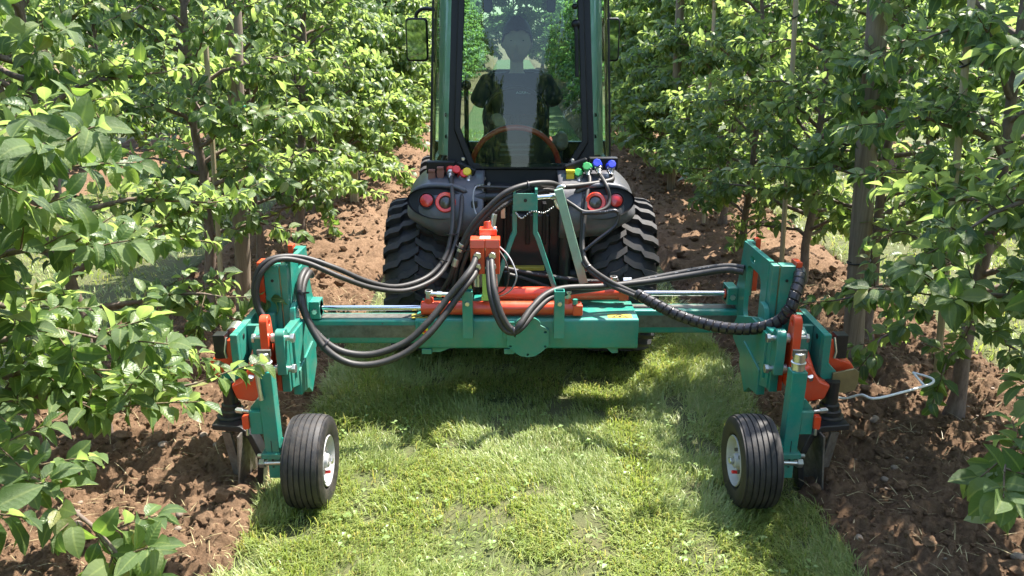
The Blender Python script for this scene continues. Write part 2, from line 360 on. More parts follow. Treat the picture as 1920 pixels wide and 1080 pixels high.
# ------------------------------------------------------------------ ground, turf, tilled soil
ROW_L, ROW_R = -1.93, 2.10
AL, AR = -1.0, 1.21                      # grass alley edges
def grid_mesh(name, xs, ys, hf):
    X, Y = np.meshgrid(xs, ys); Z = hf(X, Y); V = np.stack([X, Y, Z], -1).reshape(-1, 3); nx, ny = len(xs), len(ys)
    i = np.arange((ny - 1) * (nx - 1)); r, c = i // (nx - 1), i % (nx - 1); a = r * nx + c
    return fast_mesh(name, V, np.stack([a, a + 1, a + nx + 1, a + nx], -1))
o = link_mesh('ground', grid_mesh('ground', np.array([-220., -60, -20, 20, 60, 220]), np.array([-120., -30, 0, 40, 100, 320]), lambda X, Y: X * 0 - 0.16), 'soil'); tag(o, kind='structure', label='bare earth under the orchard')
def turf_h(X, Y): return 0.02 * (vnoise(X, Y, 3, 1.6) - 0.5) + 0.012 * (vnoise(X, Y, 4, 7) - 0.5)
def turf_sheet(name, x0, x1, label, y0=-16, y1=60):
    xs = np.concatenate([[x0 - 0.02], np.linspace(x0, x1, 40), [x1 + 0.02]]); ys = np.concatenate([np.arange(y0, 1, 0.5), np.arange(1, 8, 0.07), np.arange(8, y1, 0.4)])
    def hf(X, Y):
        Z = turf_h(X, Y); return np.where((X < x0) | (X > x1), -0.14, Z)
    o = link_mesh(name, grid_mesh(name, xs, ys, hf), 'turf'); tag(o, kind='structure', label=label)
turf_sheet('grass_alley', AL - 0.02, AR + 0.02, 'mown grass alley between the two tree rows')
turf_sheet('grass_alley', -5.1, -2.62, 'grass alley beyond the left tree row')
turf_sheet('grass_alley', 2.82, 5.2, 'grass alley beyond the right tree row')
turf_sheet('grass_alley', -14, -6.7, 'grass beyond the second row on the left')
turf_sheet('grass_alley', 6.9, 15, 'grass beyond the second row on the right')
def ss(t): t = np.clip(t, 0, 1); return t * t * (3 - 2 * t)
def soil_h(X, Y, x0, x1):
    wob = 0.10 * (vnoise(X * 0, Y, 11, 2.2) - 0.5) + 0.05 * (vnoise(X * 0, Y, 12, 9) - 0.5)
    e = ss((X - x0 - wob) / 0.16) * ss((x1 - wob - X) / 0.16)
    big = 0.075 * (vnoise(X, Y, 21, 3.1) - 0.5)
    n = 0.045 * np.abs(2 * vnoise(X, Y, 22, 8) - 1) + 0.040 * np.abs(2 * vnoise(X, Y, 23, 17) - 1) + 0.034 * np.abs(2 * vnoise(X, Y, 24, 33) - 1) + 0.018 * vnoise(X, Y, 25, 70)
    return -0.075 + 0.125 * e + (big + n - 0.045) * (0.25 + 0.75 * e)
STRIP = {'left': (-2.70, -0.97), 'right': (1.17, 2.88)}
def soil_strip(name, x0, x1, label):
    xs = np.arange(x0 - 0.05, x1 + 0.06, 0.0125); ys = np.arange(1.3, 6.2, 0.0125)
    hf = lambda X, Y: soil_h(X, Y, x0, x1)
    o = link_mesh(name, grid_mesh(name, xs, ys, hf), 'soil'); tag(o, kind='structure', label=label)
    xs = np.arange(x0 - 0.05, x1 + 0.06, 0.035); ys = np.arange(6.18, 16, 0.04)
    o = link_mesh(name, grid_mesh(name, xs, ys, hf), 'soil'); tag(o, kind='structure', label=label + ', farther stretch')
    xs = np.arange(x0 - 0.05, x1 + 0.06, 0.1); ys = np.arange(15.9, 60, 0.12)
    o = link_mesh(name, grid_mesh(name, xs, ys, hf), 'soil'); tag(o, kind='structure', label=label + ', far end')
    ys = np.arange(-16, 1.35, 0.08)
    o = link_mesh(name, grid_mesh(name, xs, ys, hf), 'soil'); tag(o, kind='structure', label=label + ', near end')
soil_strip('soil_strip', *STRIP['left'], 'tilled brown soil strip under the left tree row')
soil_strip('soil_strip', *STRIP['right'], 'tilled brown soil strip under the right tree row')
for x0, x1, l in ((-6.75, -5.05, 'tilled soil strip under the second row on the left'), (5.15, 6.95, 'tilled soil strip under the second row on the right')):
    o = link_mesh('soil_strip', grid_mesh('soil_strip', np.arange(x0 - 0.05, x1, 0.07), np.arange(0, 40, 0.1), lambda X, Y: soil_h(X, Y, x0, x1)), 'soil'); tag(o, kind='structure', label=l)

def ico(sub):
    bm = bmesh.new(); bmesh.ops.create_icosphere(bm, subdivisions=sub, radius=1.0); V = np.array([v.co[:] for v in bm.verts]); F = np.array([[v.index for v in f.verts] for f in bm.faces]); bm.free(); return V, F
ICO1, ICO2 = ico(1), ico(2)
def rand_rot(rs, n):
    q = rs.normal(size=(n, 4)); q /= np.linalg.norm(q, axis=1)[:, None]; w, x, y, z = q.T
    return np.stack([np.stack([1 - 2 * (y * y + z * z), 2 * (x * y - z * w), 2 * (x * z + y * w)], -1), np.stack([2 * (x * y + z * w), 1 - 2 * (x * x + z * z), 2 * (y * z - x * w)], -1), np.stack([2 * (x * z - y * w), 2 * (y * z + x * w), 1 - 2 * (x * x + y * y)], -1)], 1)
def lumps(rs, pos, size, base, rough, flat=0.7):
    V0, F0 = base; n = len(pos); nt_ = 12
    T = []
    for k in range(nt_):
        d = 1 + rough * (rs.rand(len(V0)) - 0.5) * 2; T.append(V0 * d[:, None] * (1 + 0.5 * (rs.rand(3) - 0.5)))
    T = np.array(T)[rs.randint(0, nt_, n)]; Rm = rand_rot(rs, n)
    V = np.einsum('nij,nkj->nki', Rm, T) * size[:, None, None]; V[..., 2] *= flat
    V = V + pos[:, None, :]; F = F0[None] + (np.arange(n) * len(V0))[:, None, None]
    return V.reshape(-1, 3), F.reshape(-1, 3)
def merge(parts):
    Vs, Fs, o = [], [], 0
    for V, F in parts: Vs.append(V); Fs.append(F + o); o += len(V)
    return np.concatenate(Vs), np.concatenate(Fs)
for side, (x0, x1) in STRIP.items():
    rs = np.random.RandomState(40 if side == 'left' else 41); parts = []
    for n, smin, smax, base, ro, fl, ymax in ((40, 0.025, 0.042, ICO2, 0.26, 0.65, 6.5), (380, 0.012, 0.034, ICO2, 0.30, 0.8, 6.5), (11500, 0.003, 0.012, ICO1, 0.38, 0.85, 5.5), (1300, 0.012, 0.04, ICO1, 0.38, 0.8, 14)):
        y = 1.5 + (ymax - 1.5) * rs.rand(n) ** (1.25 if ymax < 7 else 1.0); x = x0 + 0.03 + (x1 - x0 - 0.06) * rs.rand(n); s_ = smin + (smax - smin) * rs.rand(n) ** 2.6
        if ymax > 7: y = np.where(y < 5.5, y + 6, y)
        z = soil_h(x, y, x0, x1) + s_ * 0.25
        parts.append(lumps(rs, np.stack([x, y, z], -1), s_, base, ro, fl))
    V, F = merge(parts); o = link_mesh('soil_clods', fast_mesh('soil_clods', V, F), 'soil'); o.data.polygons.foreach_set('use_smooth', np.zeros(len(F), bool))
    tag(o, kind='stuff', label='loose crumbs and clods of tilled earth along the %s tree row' % side)
    n = 60; y = 1.6 + 4 * rs.rand(n) ** 1.3; x = x0 + 0.1 + (x1 - x0 - 0.2) * rs.rand(n); s_ = 0.008 + 0.016 * rs.rand(n) ** 2.5
    V, F = lumps(rs, np.stack([x, y, soil_h(x, y, x0, x1) + s_ * 0.55], -1), s_, ICO2, 0.05, 0.7)
    o = link_mesh('pebbles', fast_mesh('pebbles', V, F), 'stone'); tag(o, kind='stuff', label='small pale pebbles scattered on the %s soil strip' % side)

# ------------------------------------------------------------------ grass blades
def blades(rs, x, y, z, h, w, az, lean, curl):
    """one quad and one tip triangle per blade"""
    n = len(x); d = np.stack([np.cos(az), np.sin(az), np.zeros(n)], -1); sd_ = np.stack([-np.sin(az), np.cos(az), np.zeros(n)], -1)
    p = np.stack([x, y, z], -1); up = np.array([0, 0, 1.0])
    l1, l2 = lean, np.minimum(lean + curl, 1.65)
    m_ = p + (d * np.sin(l1)[:, None] + up * np.cos(l1)[:, None]) * (h * 0.55)[:, None]
    t = m_ + (d * np.sin(l2)[:, None] + up * np.cos(l2)[:, None]) * (h * 0.45)[:, None]
    hw = (w / 2)[:, None] * sd_
    V = np.stack([p - hw, p + hw, m_ + hw * 0.8, m_ - hw * 0.8, t], 1).reshape(-1, 3); b0 = np.arange(n)[:, None] * 5
    F = np.concatenate([b0 + np.array([[0, 1, 2]]), b0 + np.array([[0, 2, 3]]), b0 + np.array([[3, 2, 4]])], 1).reshape(-1, 3)
    return V, F
BARE = [(0.25, 3.79, 0.09), (0.68, 2.55, 0.13), (-0.11, 2.52, 0.1), (-0.83, 2.67, 0.1), (0.68, 4.27, 0.08), (-0.49, 3.29, 0.07), (0.32, 2.72, 0.06)]
def grass_field(seed, n, x0, x1, y0, y1, hs, ypow=1.0, wmul=1.0, thin=True):
    rs = np.random.RandomState(seed); x = x0 + (x1 - x0) * rs.rand(n); y = y0 + (y1 - y0) * rs.rand(n) ** ypow
    den = vnoise(x, y, 31, 5.5) * 0.6 + vnoise(x, y, 32, 15) * 0.4
    keep = (rs.rand(n) < np.clip((den - 0.25) * 4.0, 0.10, 1)) if thin else np.ones(n, bool)
    ed = np.minimum(x - x0, x1 - x); keep &= (ed + 0.07 * (rs.rand(n) - 0.3)) > 0.02
    for bx_, by_, br_ in BARE: keep &= ~((np.hypot(x - bx_, (y - by_) * 0.9) < br_ * (0.5 + 0.9 * vnoise(x, y, 36, 14))) & (rs.rand(n) < 0.85))
    x, y, den, ed = x[keep], y[keep], den[keep], ed[keep]; n = len(x)
    h = hs * (0.45 + 0.9 * rs.rand(n)) * (0.65 + 0.75 * vnoise(x, y, 33, 4)) * (1 + 0.45 * np.exp(-ed / 0.12))
    az = 2 * np.pi * 1.5 * vnoise(x, y, 34, 2.2) + rs.normal(size=n) * 0.95
    lean = np.clip(0.28 + 0.6 * vnoise(x, y, 35, 3.3) + 0.28 * rs.normal(size=n), 0, 1.45)
    flat = rs.rand(n) < 0.16; lean = np.where(flat, 1.35 + 0.15 * rs.rand(n), lean)
    return blades(rs, x, y, turf_h(x, y) - 0.004, h, wmul * (0.0026 + 0.0028 * rs.rand(n)), az, lean, 0.35 + 0.7 * rs.rand(n))
V, F = grass_field(50, 215000, AL - 0.03, AR + 0.05, 1.75, 5.0, 0.060, 1.25)
o = link_mesh('grass', fast_mesh('grass', V, F), 'grass'); tag(o, kind='stuff', label='short green and straw coloured grass of the alley')
parts = [grass_field(51, 26000, AL, AR, 5.0, 16, 0.06, 1.4, 2.2), grass_field(52, 26000, -5.1, -2.55, 2.4, 12, 0.07, 1.4, 1.8), grass_field(53, 26000, 2.78, 5.2, 2.6, 12, 0.07, 1.4, 1.8)]
V, F = merge(parts); o = link_mesh('grass', fast_mesh('grass', V, F), 'grass'); tag(o, kind='stuff', label='grass of the neighbouring alleys behind the tree rows')
rs = np.random.RandomState(60); n = 2600
x = np.where(rs.rand(n) < 0.5, -0.92 - 1.5 * rs.rand(n) ** 1.6, 1.15 + 1.6 * rs.rand(n) ** 1.6); y = 1.7 + 4.0 * rs.rand(n) ** 1.2
zz = np.where(x < 0, soil_h(x, y, *STRIP['left']), soil_h(x, y, *STRIP['right'])); zz = np.maximum(zz, turf_h(x, y)) + 0.006
V, F = blades(rs, x, y, zz, 0.03 + 0.08 * rs.rand(n), 0.0016 + 0.0014 * rs.rand(n), rs.rand(n) * 6.28, 1.1 + 0.4 * rs.rand(n), 0.1 + 0.3 * rs.rand(n))
o = link_mesh('straw', fast_mesh('straw', V, F), 'straw'); tag(o, kind='stuff', label='dry grass stalks and root fibres lying on the tilled soil')
# broad-leaved weeds in the turf
rs = np.random.RandomState(61); n = 220; cx = AL + 0.1 + 2.0 * rs.rand(n); cyy = 1.8 + 3 * rs.rand(n); Vw, Fw = [], []
k = 0
for i in range(n):
    for q in range(rs.randint(3, 6)):
        a = rs.rand() * 6.28; l = 0.012 + 0.018 * rs.rand(); w = l * 0.35; p = np.array([cx[i] + 0.012 * rs.normal(), cyy[i] + 0.012 * rs.normal(), 0.02 + 0.03 * rs.rand()])
        d = np.array([math.cos(a), math.sin(a), 0.1]); s_ = np.array([-math.sin(a), math.cos(a), 0.15])
        Vw += [p, p + d * l * 0.5 + s_ * w + [0, 0, 0.004], p + d * l, p + d * l * 0.5 - s_ * w + [0, 0, 0.004]]; Fw += [[k, k + 1, k + 2], [k, k + 2, k + 3]]; k += 4
o = link_mesh('clover', fast_mesh('clover', np.array(Vw), np.array(Fw)), 'weed'); tag(o, kind='stuff', label='low broad leaved weeds growing in the alley grass')

# ------------------------------------------------------------------ apple trees
def leaf_tmpl(rs, hi=True):
    """an ovate, pointed leaf on a thin stalk: folded along the midrib, bent over, with a wavy margin"""
    if hi: st = [(0, 0), (0.18, 0.02), (0.29, 0.17), (0.46, 0.25), (0.66, 0.235), (0.84, 0.145), (1.0, 0)]
    else: st = [(0.05, 0), (0.42, 0.27), (0.75, 0.22), (1.0, 0)]
    bend = 0.3 + 1.7 * rs.rand() ** 1.3; fold = R(2 + 40 * rs.rand()); ph = rs.rand(2) * 6.28; wv = 0.030 * (0.3 + rs.rand()); tw = (rs.rand() - 0.5) * 0.6; sw = (rs.rand() - 0.5) * 0.25; fq = 13 + 9 * rs.rand(2)
    V, A, B, idx = [], [], [], []; x = z = 0.0; px_ = 0.0
    for i, (t, w) in enumerate(st):
        a = 0.12 - bend * max(0, t - 0.15) ** 1.2; dt = t - px_; px_ = t; x += dt * math.cos(a); z += dt * math.sin(a); yo = sw * t * t
        mid = len(V); V.append((x, yo, z)); A.append(0.0); B.append(t)
        if w > 0:
            row = [mid]
            for s_ in (-1, 1):
                k_ = (s_ + 1) // 2; f_ = fold + tw * s_ * t; w_ = w * (1 + 0.03 * math.sin(27 * t + ph[k_])); zz_ = z + w_ * math.sin(f_) + wv * math.sin(fq[k_] * t + ph[k_]) * (w / 0.25)
                row.append(len(V)); V.append((x - 0.025, yo + s_ * w_ * math.cos(f_), zz_)); A.append(1.0); B.append(t)
            idx.append(row)
        else: idx.append([mid])
    F = []
    for a, b_ in zip(idx[:-1], idx[1:]):
        if len(a) == 1: F += [(a[0], b_[1], b_[0]), (a[0], b_[0], b_[2])]
        elif len(b_) == 1: F += [(a[0], a[1], b_[0]), (a[2], a[0], b_[0])]
        else: F += [(a[0], a[1], b_[1]), (a[0], b_[1], b_[0]), (a[2], a[0], b_[0]), (a[2], b_[0], b_[2])]
    V = np.array(V); F = np.array(F)
    n = np.cross(V[F[:, 1]] - V[F[:, 0]], V[F[:, 2]] - V[F[:, 0]]).sum(0)
    if n[2] < 0: F = F[:, ::-1]
    return V, F, np.array(A), np.array(B)
rs = np.random.RandomState(7); LEAF_HI = [leaf_tmpl(rs, True) for _ in range(14)]; LEAF_LO = [leaf_tmpl(rs, False) for _ in range(6)]
LEAF_ME = [fast_mesh('leaf', V, F, A, B) for V, F, A, B in LEAF_HI]
for me in LEAF_ME: me.materials.append(M['leaf'])
def tube_np(P, r, n=6):
    P = np.asarray(P, float); T = np.gradient(P, axis=0); T /= np.linalg.norm(T, axis=1)[:, None] + 1e-9
    ref = np.array([0.31, 0.95, 0.02]) if abs(T[0][1]) < 0.8 else np.array([0.95, 0.2, 0.2])
    U = np.cross(T, ref); U /= np.linalg.norm(U, axis=1)[:, None] + 1e-9; W = np.cross(T, U); a = np.arange(n) * 2 * np.pi / n
    r = np.broadcast_to(np.asarray(r, float), (len(P),))
    V = P[:, None] + (U[:, None] * np.cos(a)[None, :, None] + W[:, None] * np.sin(a)[None, :, None]) * r[:, None, None]
    V = V.reshape(-1, 3); F = []
    for i in range(len(P) - 1):
        for k in range(n):
            A_, B_, C_, D_ = i * n + k, i * n + (k + 1) % n, (i + 1) * n + (k + 1) % n, (i + 1) * n + k; F += [(A_, B_, C_), (A_, C_, D_)]
    return V, np.array(F)
def nrm(v): return v / (np.linalg.norm(v, axis=-1, keepdims=True) + 1e-9)
def tree_data(seed, height=3.0, zmin=0.45, rx=0.72, ry=0.72, nlimb=42, lsz=(0.052, 0.086), extra=(), lean=(0, 0), trunk_r=0.034, side=0, hi=True, clear=None):
    rs = np.random.RandomState(seed); zs = np.linspace(0, 1, 14); sway = 0.03 * np.cumsum(rs.normal(size=(14, 2)), axis=0) * 0.5
    sway -= sway[0]; tr = np.stack([lean[0] * zs + sway[:, 0], lean[1] * zs + sway[:, 1], zs * height * 0.96 - 0.06], -1)
    rr = trunk_r * (1 - 0.75 * zs) + 0.028 * np.exp(-zs * height / 0.07) * (zs < 0.2); wood = [tube_np(tr, rr, 9)]
    kn = lambda z: np.array([np.interp(z, tr[:, 2], tr[:, i]) for i in range(3)])
    limbs = []
    for i in range(nlimb):
        f = (i + 0.3 + 0.5 * rs.rand()) / nlimb; z0 = zmin + (height - zmin - 0.1) * f; a = i * 2.4 + rs.normal() * 0.5
        taper = (1.0 - 0.62 * f ** 1.3); ex = math.hypot(rx * math.cos(a), ry * math.sin(a)); l = ex * taper * (0.72 + 0.42 * rs.rand())
        e0 = R(4 + 34 * rs.rand() + 25 * f); e1 = e0 - R(20 + 40 * rs.rand()); pts = [kn(z0)]; d = np.array([math.cos(a), math.sin(a)]); m_ = 6
        for k in range(m_):
            e = e0 + (e1 - e0) * k / m_; st = np.array([d[0] * math.cos(e), d[1] * math.cos(e), math.sin(e)]) + 0.16 * rs.normal(size=3); pts.append(pts[-1] + st * l / m_)
        limbs.append((np.array(pts), 0.010 + 0.010 * l, 0.28))
    for tgt, z0, sag in extra:
        p0 = kn(z0); p1 = np.array(tgt, float); t = np.linspace(0, 1, 9)[:, None]; mid = (p0 + p1) / 2 + np.array([0, 0, sag])
        pts = (1 - t) ** 2 * p0 + 2 * t * (1 - t) * mid + t * t * p1 + 0.012 * rs.normal(size=(9, 3)); limbs.append((pts, 0.015, 0.45))
    sp, sdv, sl = [], [], []
    for pts, r0, start in limbs:
        wood.append(tube_np(pts, np.linspace(r0, 0.004, len(pts)), 5)); L = np.linalg.norm(np.diff(pts, axis=0), axis=1).sum(); n = max(3, int(L * (1 - start) / 0.046))
        for k in range(n + 1):
            s_ = start + (1 - start) * min(1, (k + rs.rand() * 0.7) / n); q = s_ * (len(pts) - 1); i = min(int(q), len(pts) - 2); p = pts[i] + (pts[i + 1] - pts[i]) * (q - i); t = nrm(pts[i + 1] - pts[i])
            if k == n: d = t + np.array([0, 0, 0.15]); l = 0.14 + 0.12 * rs.rand(); p = pts[-1]
            else: d = 0.55 * t + 0.75 * nrm(rs.normal(size=3)) + np.array([0, 0, 0.28]); l = 0.05 + 0.17 * rs.rand() ** 1.5
            sp.append(p); sdv.append(nrm(d)); sl.append(l)
    sp, sdv, sl = np.array(sp), np.array(sdv), np.array(sl)
    twigs = []
    for p, d, l in zip(sp, sdv, sl): twigs.append(tube_np([p, p + d * l * 0.5 + [0, 0, 0.004], p + d * l], [0.0035, 0.0028, 0.0018], 3))
    cnt = (sl / 0.019).astype(int) + 4; j = np.repeat(np.arange(len(sl)), cnt); k = np.concatenate([np.arange(c) for c in cnt]); fr = (k + 0.5) / np.repeat(cnt, cnt)
    n = len(j); d = sdv[j]; base = sp[j] + d * (sl[j] * (0.15 + 0.85 * fr))[:, None]
    u = nrm(np.cross(d, np.array([0.12, 0.33, 0.93]) + 0 * d)); w = np.cross(d, u); az = k * 2.4 + np.repeat(rs.rand(len(sl)) * 6.28, cnt) + 0.35 * rs.normal(size=n)
    rad = u * np.cos(az)[:, None] + w * np.sin(az)[:, None]; th = R(72) - R(38) * fr + 0.22 * rs.normal(size=n)
    dr = d * np.cos(th)[:, None] + rad * np.sin(th)[:, None]; dr[:, 2] -= 0.15 + 0.40 * rs.rand(n); dr = nrm(dr)
    nr = d * 0.6 + np.array([0, 0, 0.75]) + 0.38 * rs.normal(size=(n, 3)); nr = nrm(nr - dr * (nr * dr).sum(1)[:, None])
    size = (lsz[0] + (lsz[1] - lsz[0]) * rs.rand(n)) * (1.12 - 0.35 * fr * rs.rand(n)) * 1.2
    keep = base[:, 2] > 0.10
    if clear is not None: keep &= ~clear(base)
    base, dr, nr, size = base[keep], dr[keep], nr[keep], size[keep]; n = len(base)
    Rm = np.stack([dr, np.cross(nr, dr), nr], -1); var = rs.randint(0, 14 if hi else 6, n)
    return dict(trunk=merge(wood), twigs=merge(twigs), pos=base, rot=Rm, size=size, var=var)
def leaves_mesh(D, sel, hi):
    T = LEAF_HI if hi else LEAF_LO; Vs, Fs, As, Bs, o = [], [], [], [], 0
    for v in range(len(T)):
        q = np.where(sel & (D['var'] == v))[0]
        if not len(q): continue
        V0, F0, A0, B0 = T[v]; V = np.einsum('nij,kj->nki', D['rot'][q], V0) * D['size'][q][:, None, None] + D['pos'][q][:, None]
        Vs.append(V.reshape(-1, 3)); Fs.append((F0[None] + (np.arange(len(q)) * len(V0))[:, None, None]).reshape(-1, 3) + o); As.append(np.tile(A0, len(q))); Bs.append(np.tile(B0, len(q))); o += len(q) * len(V0)
    return np.concatenate(Vs), np.concatenate(Fs), np.concatenate(As), np.concatenate(Bs)
def crown_mesh(D, sel, hi):
    V, F, A, B = leaves_mesh(D, sel, hi); Vt, Ft = D['twigs']; nl = len(F); me = fast_mesh('crown', np.concatenate([V, Vt]), np.concatenate([F, Ft + len(V)]), np.concatenate([A, np.ones(len(Vt))]), np.concatenate([B, np.zeros(len(Vt))]))
    me.materials.append(M['leaf']); me.materials.append(M['twig']); mi = np.zeros(nl + len(Ft), np.int32); mi[nl:] = 1; me.polygons.foreach_set('material_index', mi); return me
def trunk_mesh(D): me = fast_mesh('trunk', *D['trunk']); me.materials.append(M['bark']); return me

_c, _s = math.cos(R(CAM_PITCH)), math.sin(R(CAM_PITCH))
def depth_px(P):
    """how large and where a point shows from the photographer's stand (used only to rank leaves by size)"""
    t = P[:, 1] * _c + (CAM_H - P[:, 2]) * _s; v = (-P[:, 1] * _s + (CAM_H - P[:, 2]) * _c) / t; return t, 960 + 1500 * P[:, 0] / t, 540 + 1500 * v
NEAR = [  # x, y, options, label
 (ROW_L - 0.05, 1.30, dict(seed=101, zmin=0.9), 'apple tree at the very front of the left row, mostly outside the picture'),
 (ROW_L - 0.02, 2.35, dict(seed=102, zmin=0.80, rx=0.74, extra=[((1.00, -0.66, 0.58), 0.75, 0.20), ((0.84, 0.22, 0.66), 0.62, 0.12), ((0.95, -0.58, 1.62), 1.3, 0.10), ((0.82, -0.30, 1.30), 1.0, 0.12), ((0.62, 0.05, 0.80), 0.7, 0.10), ((0.69, 0.0, 0.70), 0.65, 0.12), ((0.50, 0.30, 0.66), 0.6, 0.10), ((0.40, -0.25, 0.85), 0.7, 0.10)]), 'foreground apple tree of the left row with low branches hanging to the soil'),
 (ROW_L, 3.40, dict(seed=103, zmin=0.60, rx=0.70, lean=(-0.12, 0), extra=[((0.62, 0.05, 0.70), 0.6, 0.1), ((0.60, 0.3, 1.1), 0.8, 0.1), ((0.5, -0.3, 0.55), 0.55, 0.06)]), 'apple tree with a slanting trunk at the left, just behind the foreground tree'),
 (-1.91, 4.84, dict(seed=104, zmin=0.62, rx=0.66, trunk_r=0.04), 'left row apple tree whose bare trunk stands right behind the implement arm'),
 (-1.93, 5.95, dict(seed=105, zmin=0.45, rx=0.66), 'left row apple tree just beyond the grey wooden post'),
 (-1.93, 7.05, dict(seed=106, zmin=0.42, rx=0.64, lean=(0.22, 0.1), trunk_r=0.045), 'left row apple tree with a thick leaning trunk tied with green band'),
 (-1.95, 8.15, dict(seed=107, zmin=0.45, rx=0.62), 'left row apple tree level with the tractor cab, short stake at its foot'),
 (ROW_R, 1.35, dict(seed=111, zmin=1.1), 'apple tree at the very front of the right row, mostly outside the picture'),
 (ROW_R + 0.02, 2.50, dict(seed=112, zmin=0.95, rx=0.72, extra=[((-0.98, -0.82, 0.84), 0.75, 0.12), ((-1.0, -0.85, 1.72), 1.45, 0.1), ((-0.85, -0.75, 1.30), 1.1, 0.1), ((-0.80, -0.1, 1.05), 0.9, 0.1)]), 'foreground apple tree of the right row with one low branch over the soil'),
 (2.19, 3.60, dict(seed=113, zmin=0.62, rx=0.70, trunk_r=0.038, extra=[((-0.55, -0.22, 0.50), 0.62, 0.12), ((-0.30, -0.38, 0.44), 0.6, 0.12), ((-0.02, -0.5, 0.50), 0.6, 0.1), ((-0.62, 0.1, 0.62), 0.7, 0.1)]), 'right row apple tree with a swollen trunk foot beside the white rod'),
 (2.20, 4.62, dict(seed=114, zmin=0.60, rx=0.72), 'right row apple tree directly behind the thick wooden post'),
 (2.12, 5.65, dict(seed=115, zmin=0.36, rx=0.72), 'right row apple tree beyond the wooden post, staked with a thin cane'),
 (1.99, 6.70, dict(seed=116, zmin=0.30, rx=0.68), 'right row apple tree with a dark thin trunk behind the right mast'),
 (2.10, 7.80, dict(seed=117, zmin=0.30, rx=0.70), 'right row apple tree level with the tractor cab'),
]
DATA = []
for x, y, opt, lab in NEAR:
    o = dict(opt); s_ = o.pop('seed'); o.setdefault('nlimb', 42 if y < 5.2 else 52); D = tree_data(s_, hi=y < 5.2, lsz=(0.056, 0.090) if y < 3 else (0.052, 0.086), **o); D['hi'] = y < 5.2; D['root'] = np.array([x, y, 0.0]); DATA.append(D)
# coarse visibility: nearest foliage per 9-pixel cell
allP = np.concatenate([D['pos'] + D['root'] + D['rot'][:, :, 0] * (0.5 * D['size'])[:, None] for D in DATA]); T_, PX, PY = depth_px(allP)
inn = (T_ > 0.4) & (PX > -10) & (PX < 1930) & (PY > -10) & (PY < 1090); cell = (np.clip(PX, -20, 1940) // 14).astype(int) + 4 + 200 * ((np.clip(PY, -20, 1100) // 14).astype(int) + 4)
zb = np.full(200 * 100, 99.0); np.minimum.at(zb, cell[inn], T_[inn]); vis = inn & (T_ < zb[cell] + 0.06)
off = 0
for D, (x, y, opt, lab) in zip(DATA, NEAR):
    n = len(D['pos']); sl_ = slice(off, off + n); off += n
    score = np.where(vis[sl_], D['size'] / np.maximum(T_[sl_], 0.3), 0); score[1500 * score < 9] = 0
    pick = np.argsort(-score)[:300]; pick = pick[score[pick] > 0]; rest = np.ones(n, bool); rest[pick] = False
    root = empty('apple_tree', (x, y, 0)); tag(root, lab, 'apple tree', 'apple trees of the row on the ' + ('left' if x < 0 else 'right'))
    t = bpy.data.objects.new('trunk', trunk_mesh(D)); COL.objects.link(t); t.parent = root
    c = bpy.data.objects.new('crown', crown_mesh(D, rest, D['hi'])); COL.objects.link(c); c.parent = root; c['kind'] = 'stuff'
    for i in pick:
        l = bpy.data.objects.new('leaf', LEAF_ME[D['var'][i]]); COL.objects.link(l); l.parent = c
        m4 = np.eye(4); m4[:3, :3] = D['rot'][i] * D['size'][i]; m4[:3, 3] = D['pos'][i]; l.matrix_basis = Matrix(m4.tolist())
VARS = []
for k in range(6):
    D = tree_data(200 + k, zmin=0.32 + 0.05 * (k % 3), rx=0.66, ry=0.74, height=2.9 + 0.12 * (k % 4), hi=False, nlimb=54, lsz=(0.075, 0.105)); VARS.append((trunk_mesh(D), crown_mesh(D, np.ones(len(D['pos']), bool), False)))
rnd = random.Random(5)
def far_tree(x, y, label, group, big=1.0):
    tm, cm = VARS[rnd.randrange(6)]; root = empty('apple_tree', (x + rnd.uniform(-.06, .06), y + rnd.uniform(-.1, .1), 0)); tag(root, label, 'apple tree', group)
    root.rotation_euler = (0, 0, rnd.choice((0, math.pi)) + rnd.uniform(-.25, .25)); s_ = rnd.uniform(0.93, 1.08) * big; root.scale = (s_, s_, s_ * rnd.uniform(0.95, 1.08))
    for nm, me in (('trunk', tm), ('crown', cm)):
        q = bpy.data.objects.new(nm, me); COL.objects.link(q); q.parent = root
        if nm == 'crown': q['kind'] = 'stuff'
y = 9.2; k = 0; NTH = ('first', 'second', 'third', 'fourth')
while y < 40:
    for x, s_ in ((ROW_L, 'left'), (ROW_R, 'right')):
        far_tree(x, y + (0.1 if x > 0 else 0), '%s apple tree of the %s row beyond the one level with the cab' % (NTH[k], s_) if k < 4 else 'apple tree far back in the %s row, well beyond the tractor' % s_, 'distant trees of the %s row' % s_)
    y += 1.1; k += 1
y = 1.5
while y < 24:
    far_tree(-5.95, y, 'apple tree of the next row seen through gaps on the left', 'trees of the next row on the left'); far_tree(6.1, y, 'apple tree of the next row seen through gaps on the right', 'trees of the next row on the right'); y += 1.15
y = 0.2
while y > -13:
    far_tree(ROW_L, y, 'left row apple tree behind the photographer, seen only in glass reflections', 'trees of the left row behind the photographer'); far_tree(ROW_R, y, 'right row apple tree behind the photographer, seen only in glass reflections', 'trees of the right row behind the photographer'); y -= 1.15
# closing line of trees across the far end of the alley
for i, x in enumerate(np.arange(-9, 9.5, 1.5)):
    far_tree(x, 42 + (i % 2) * 1.2, 'tree in the line closing the far end of the alley', 'trees closing the far end', 2.2)

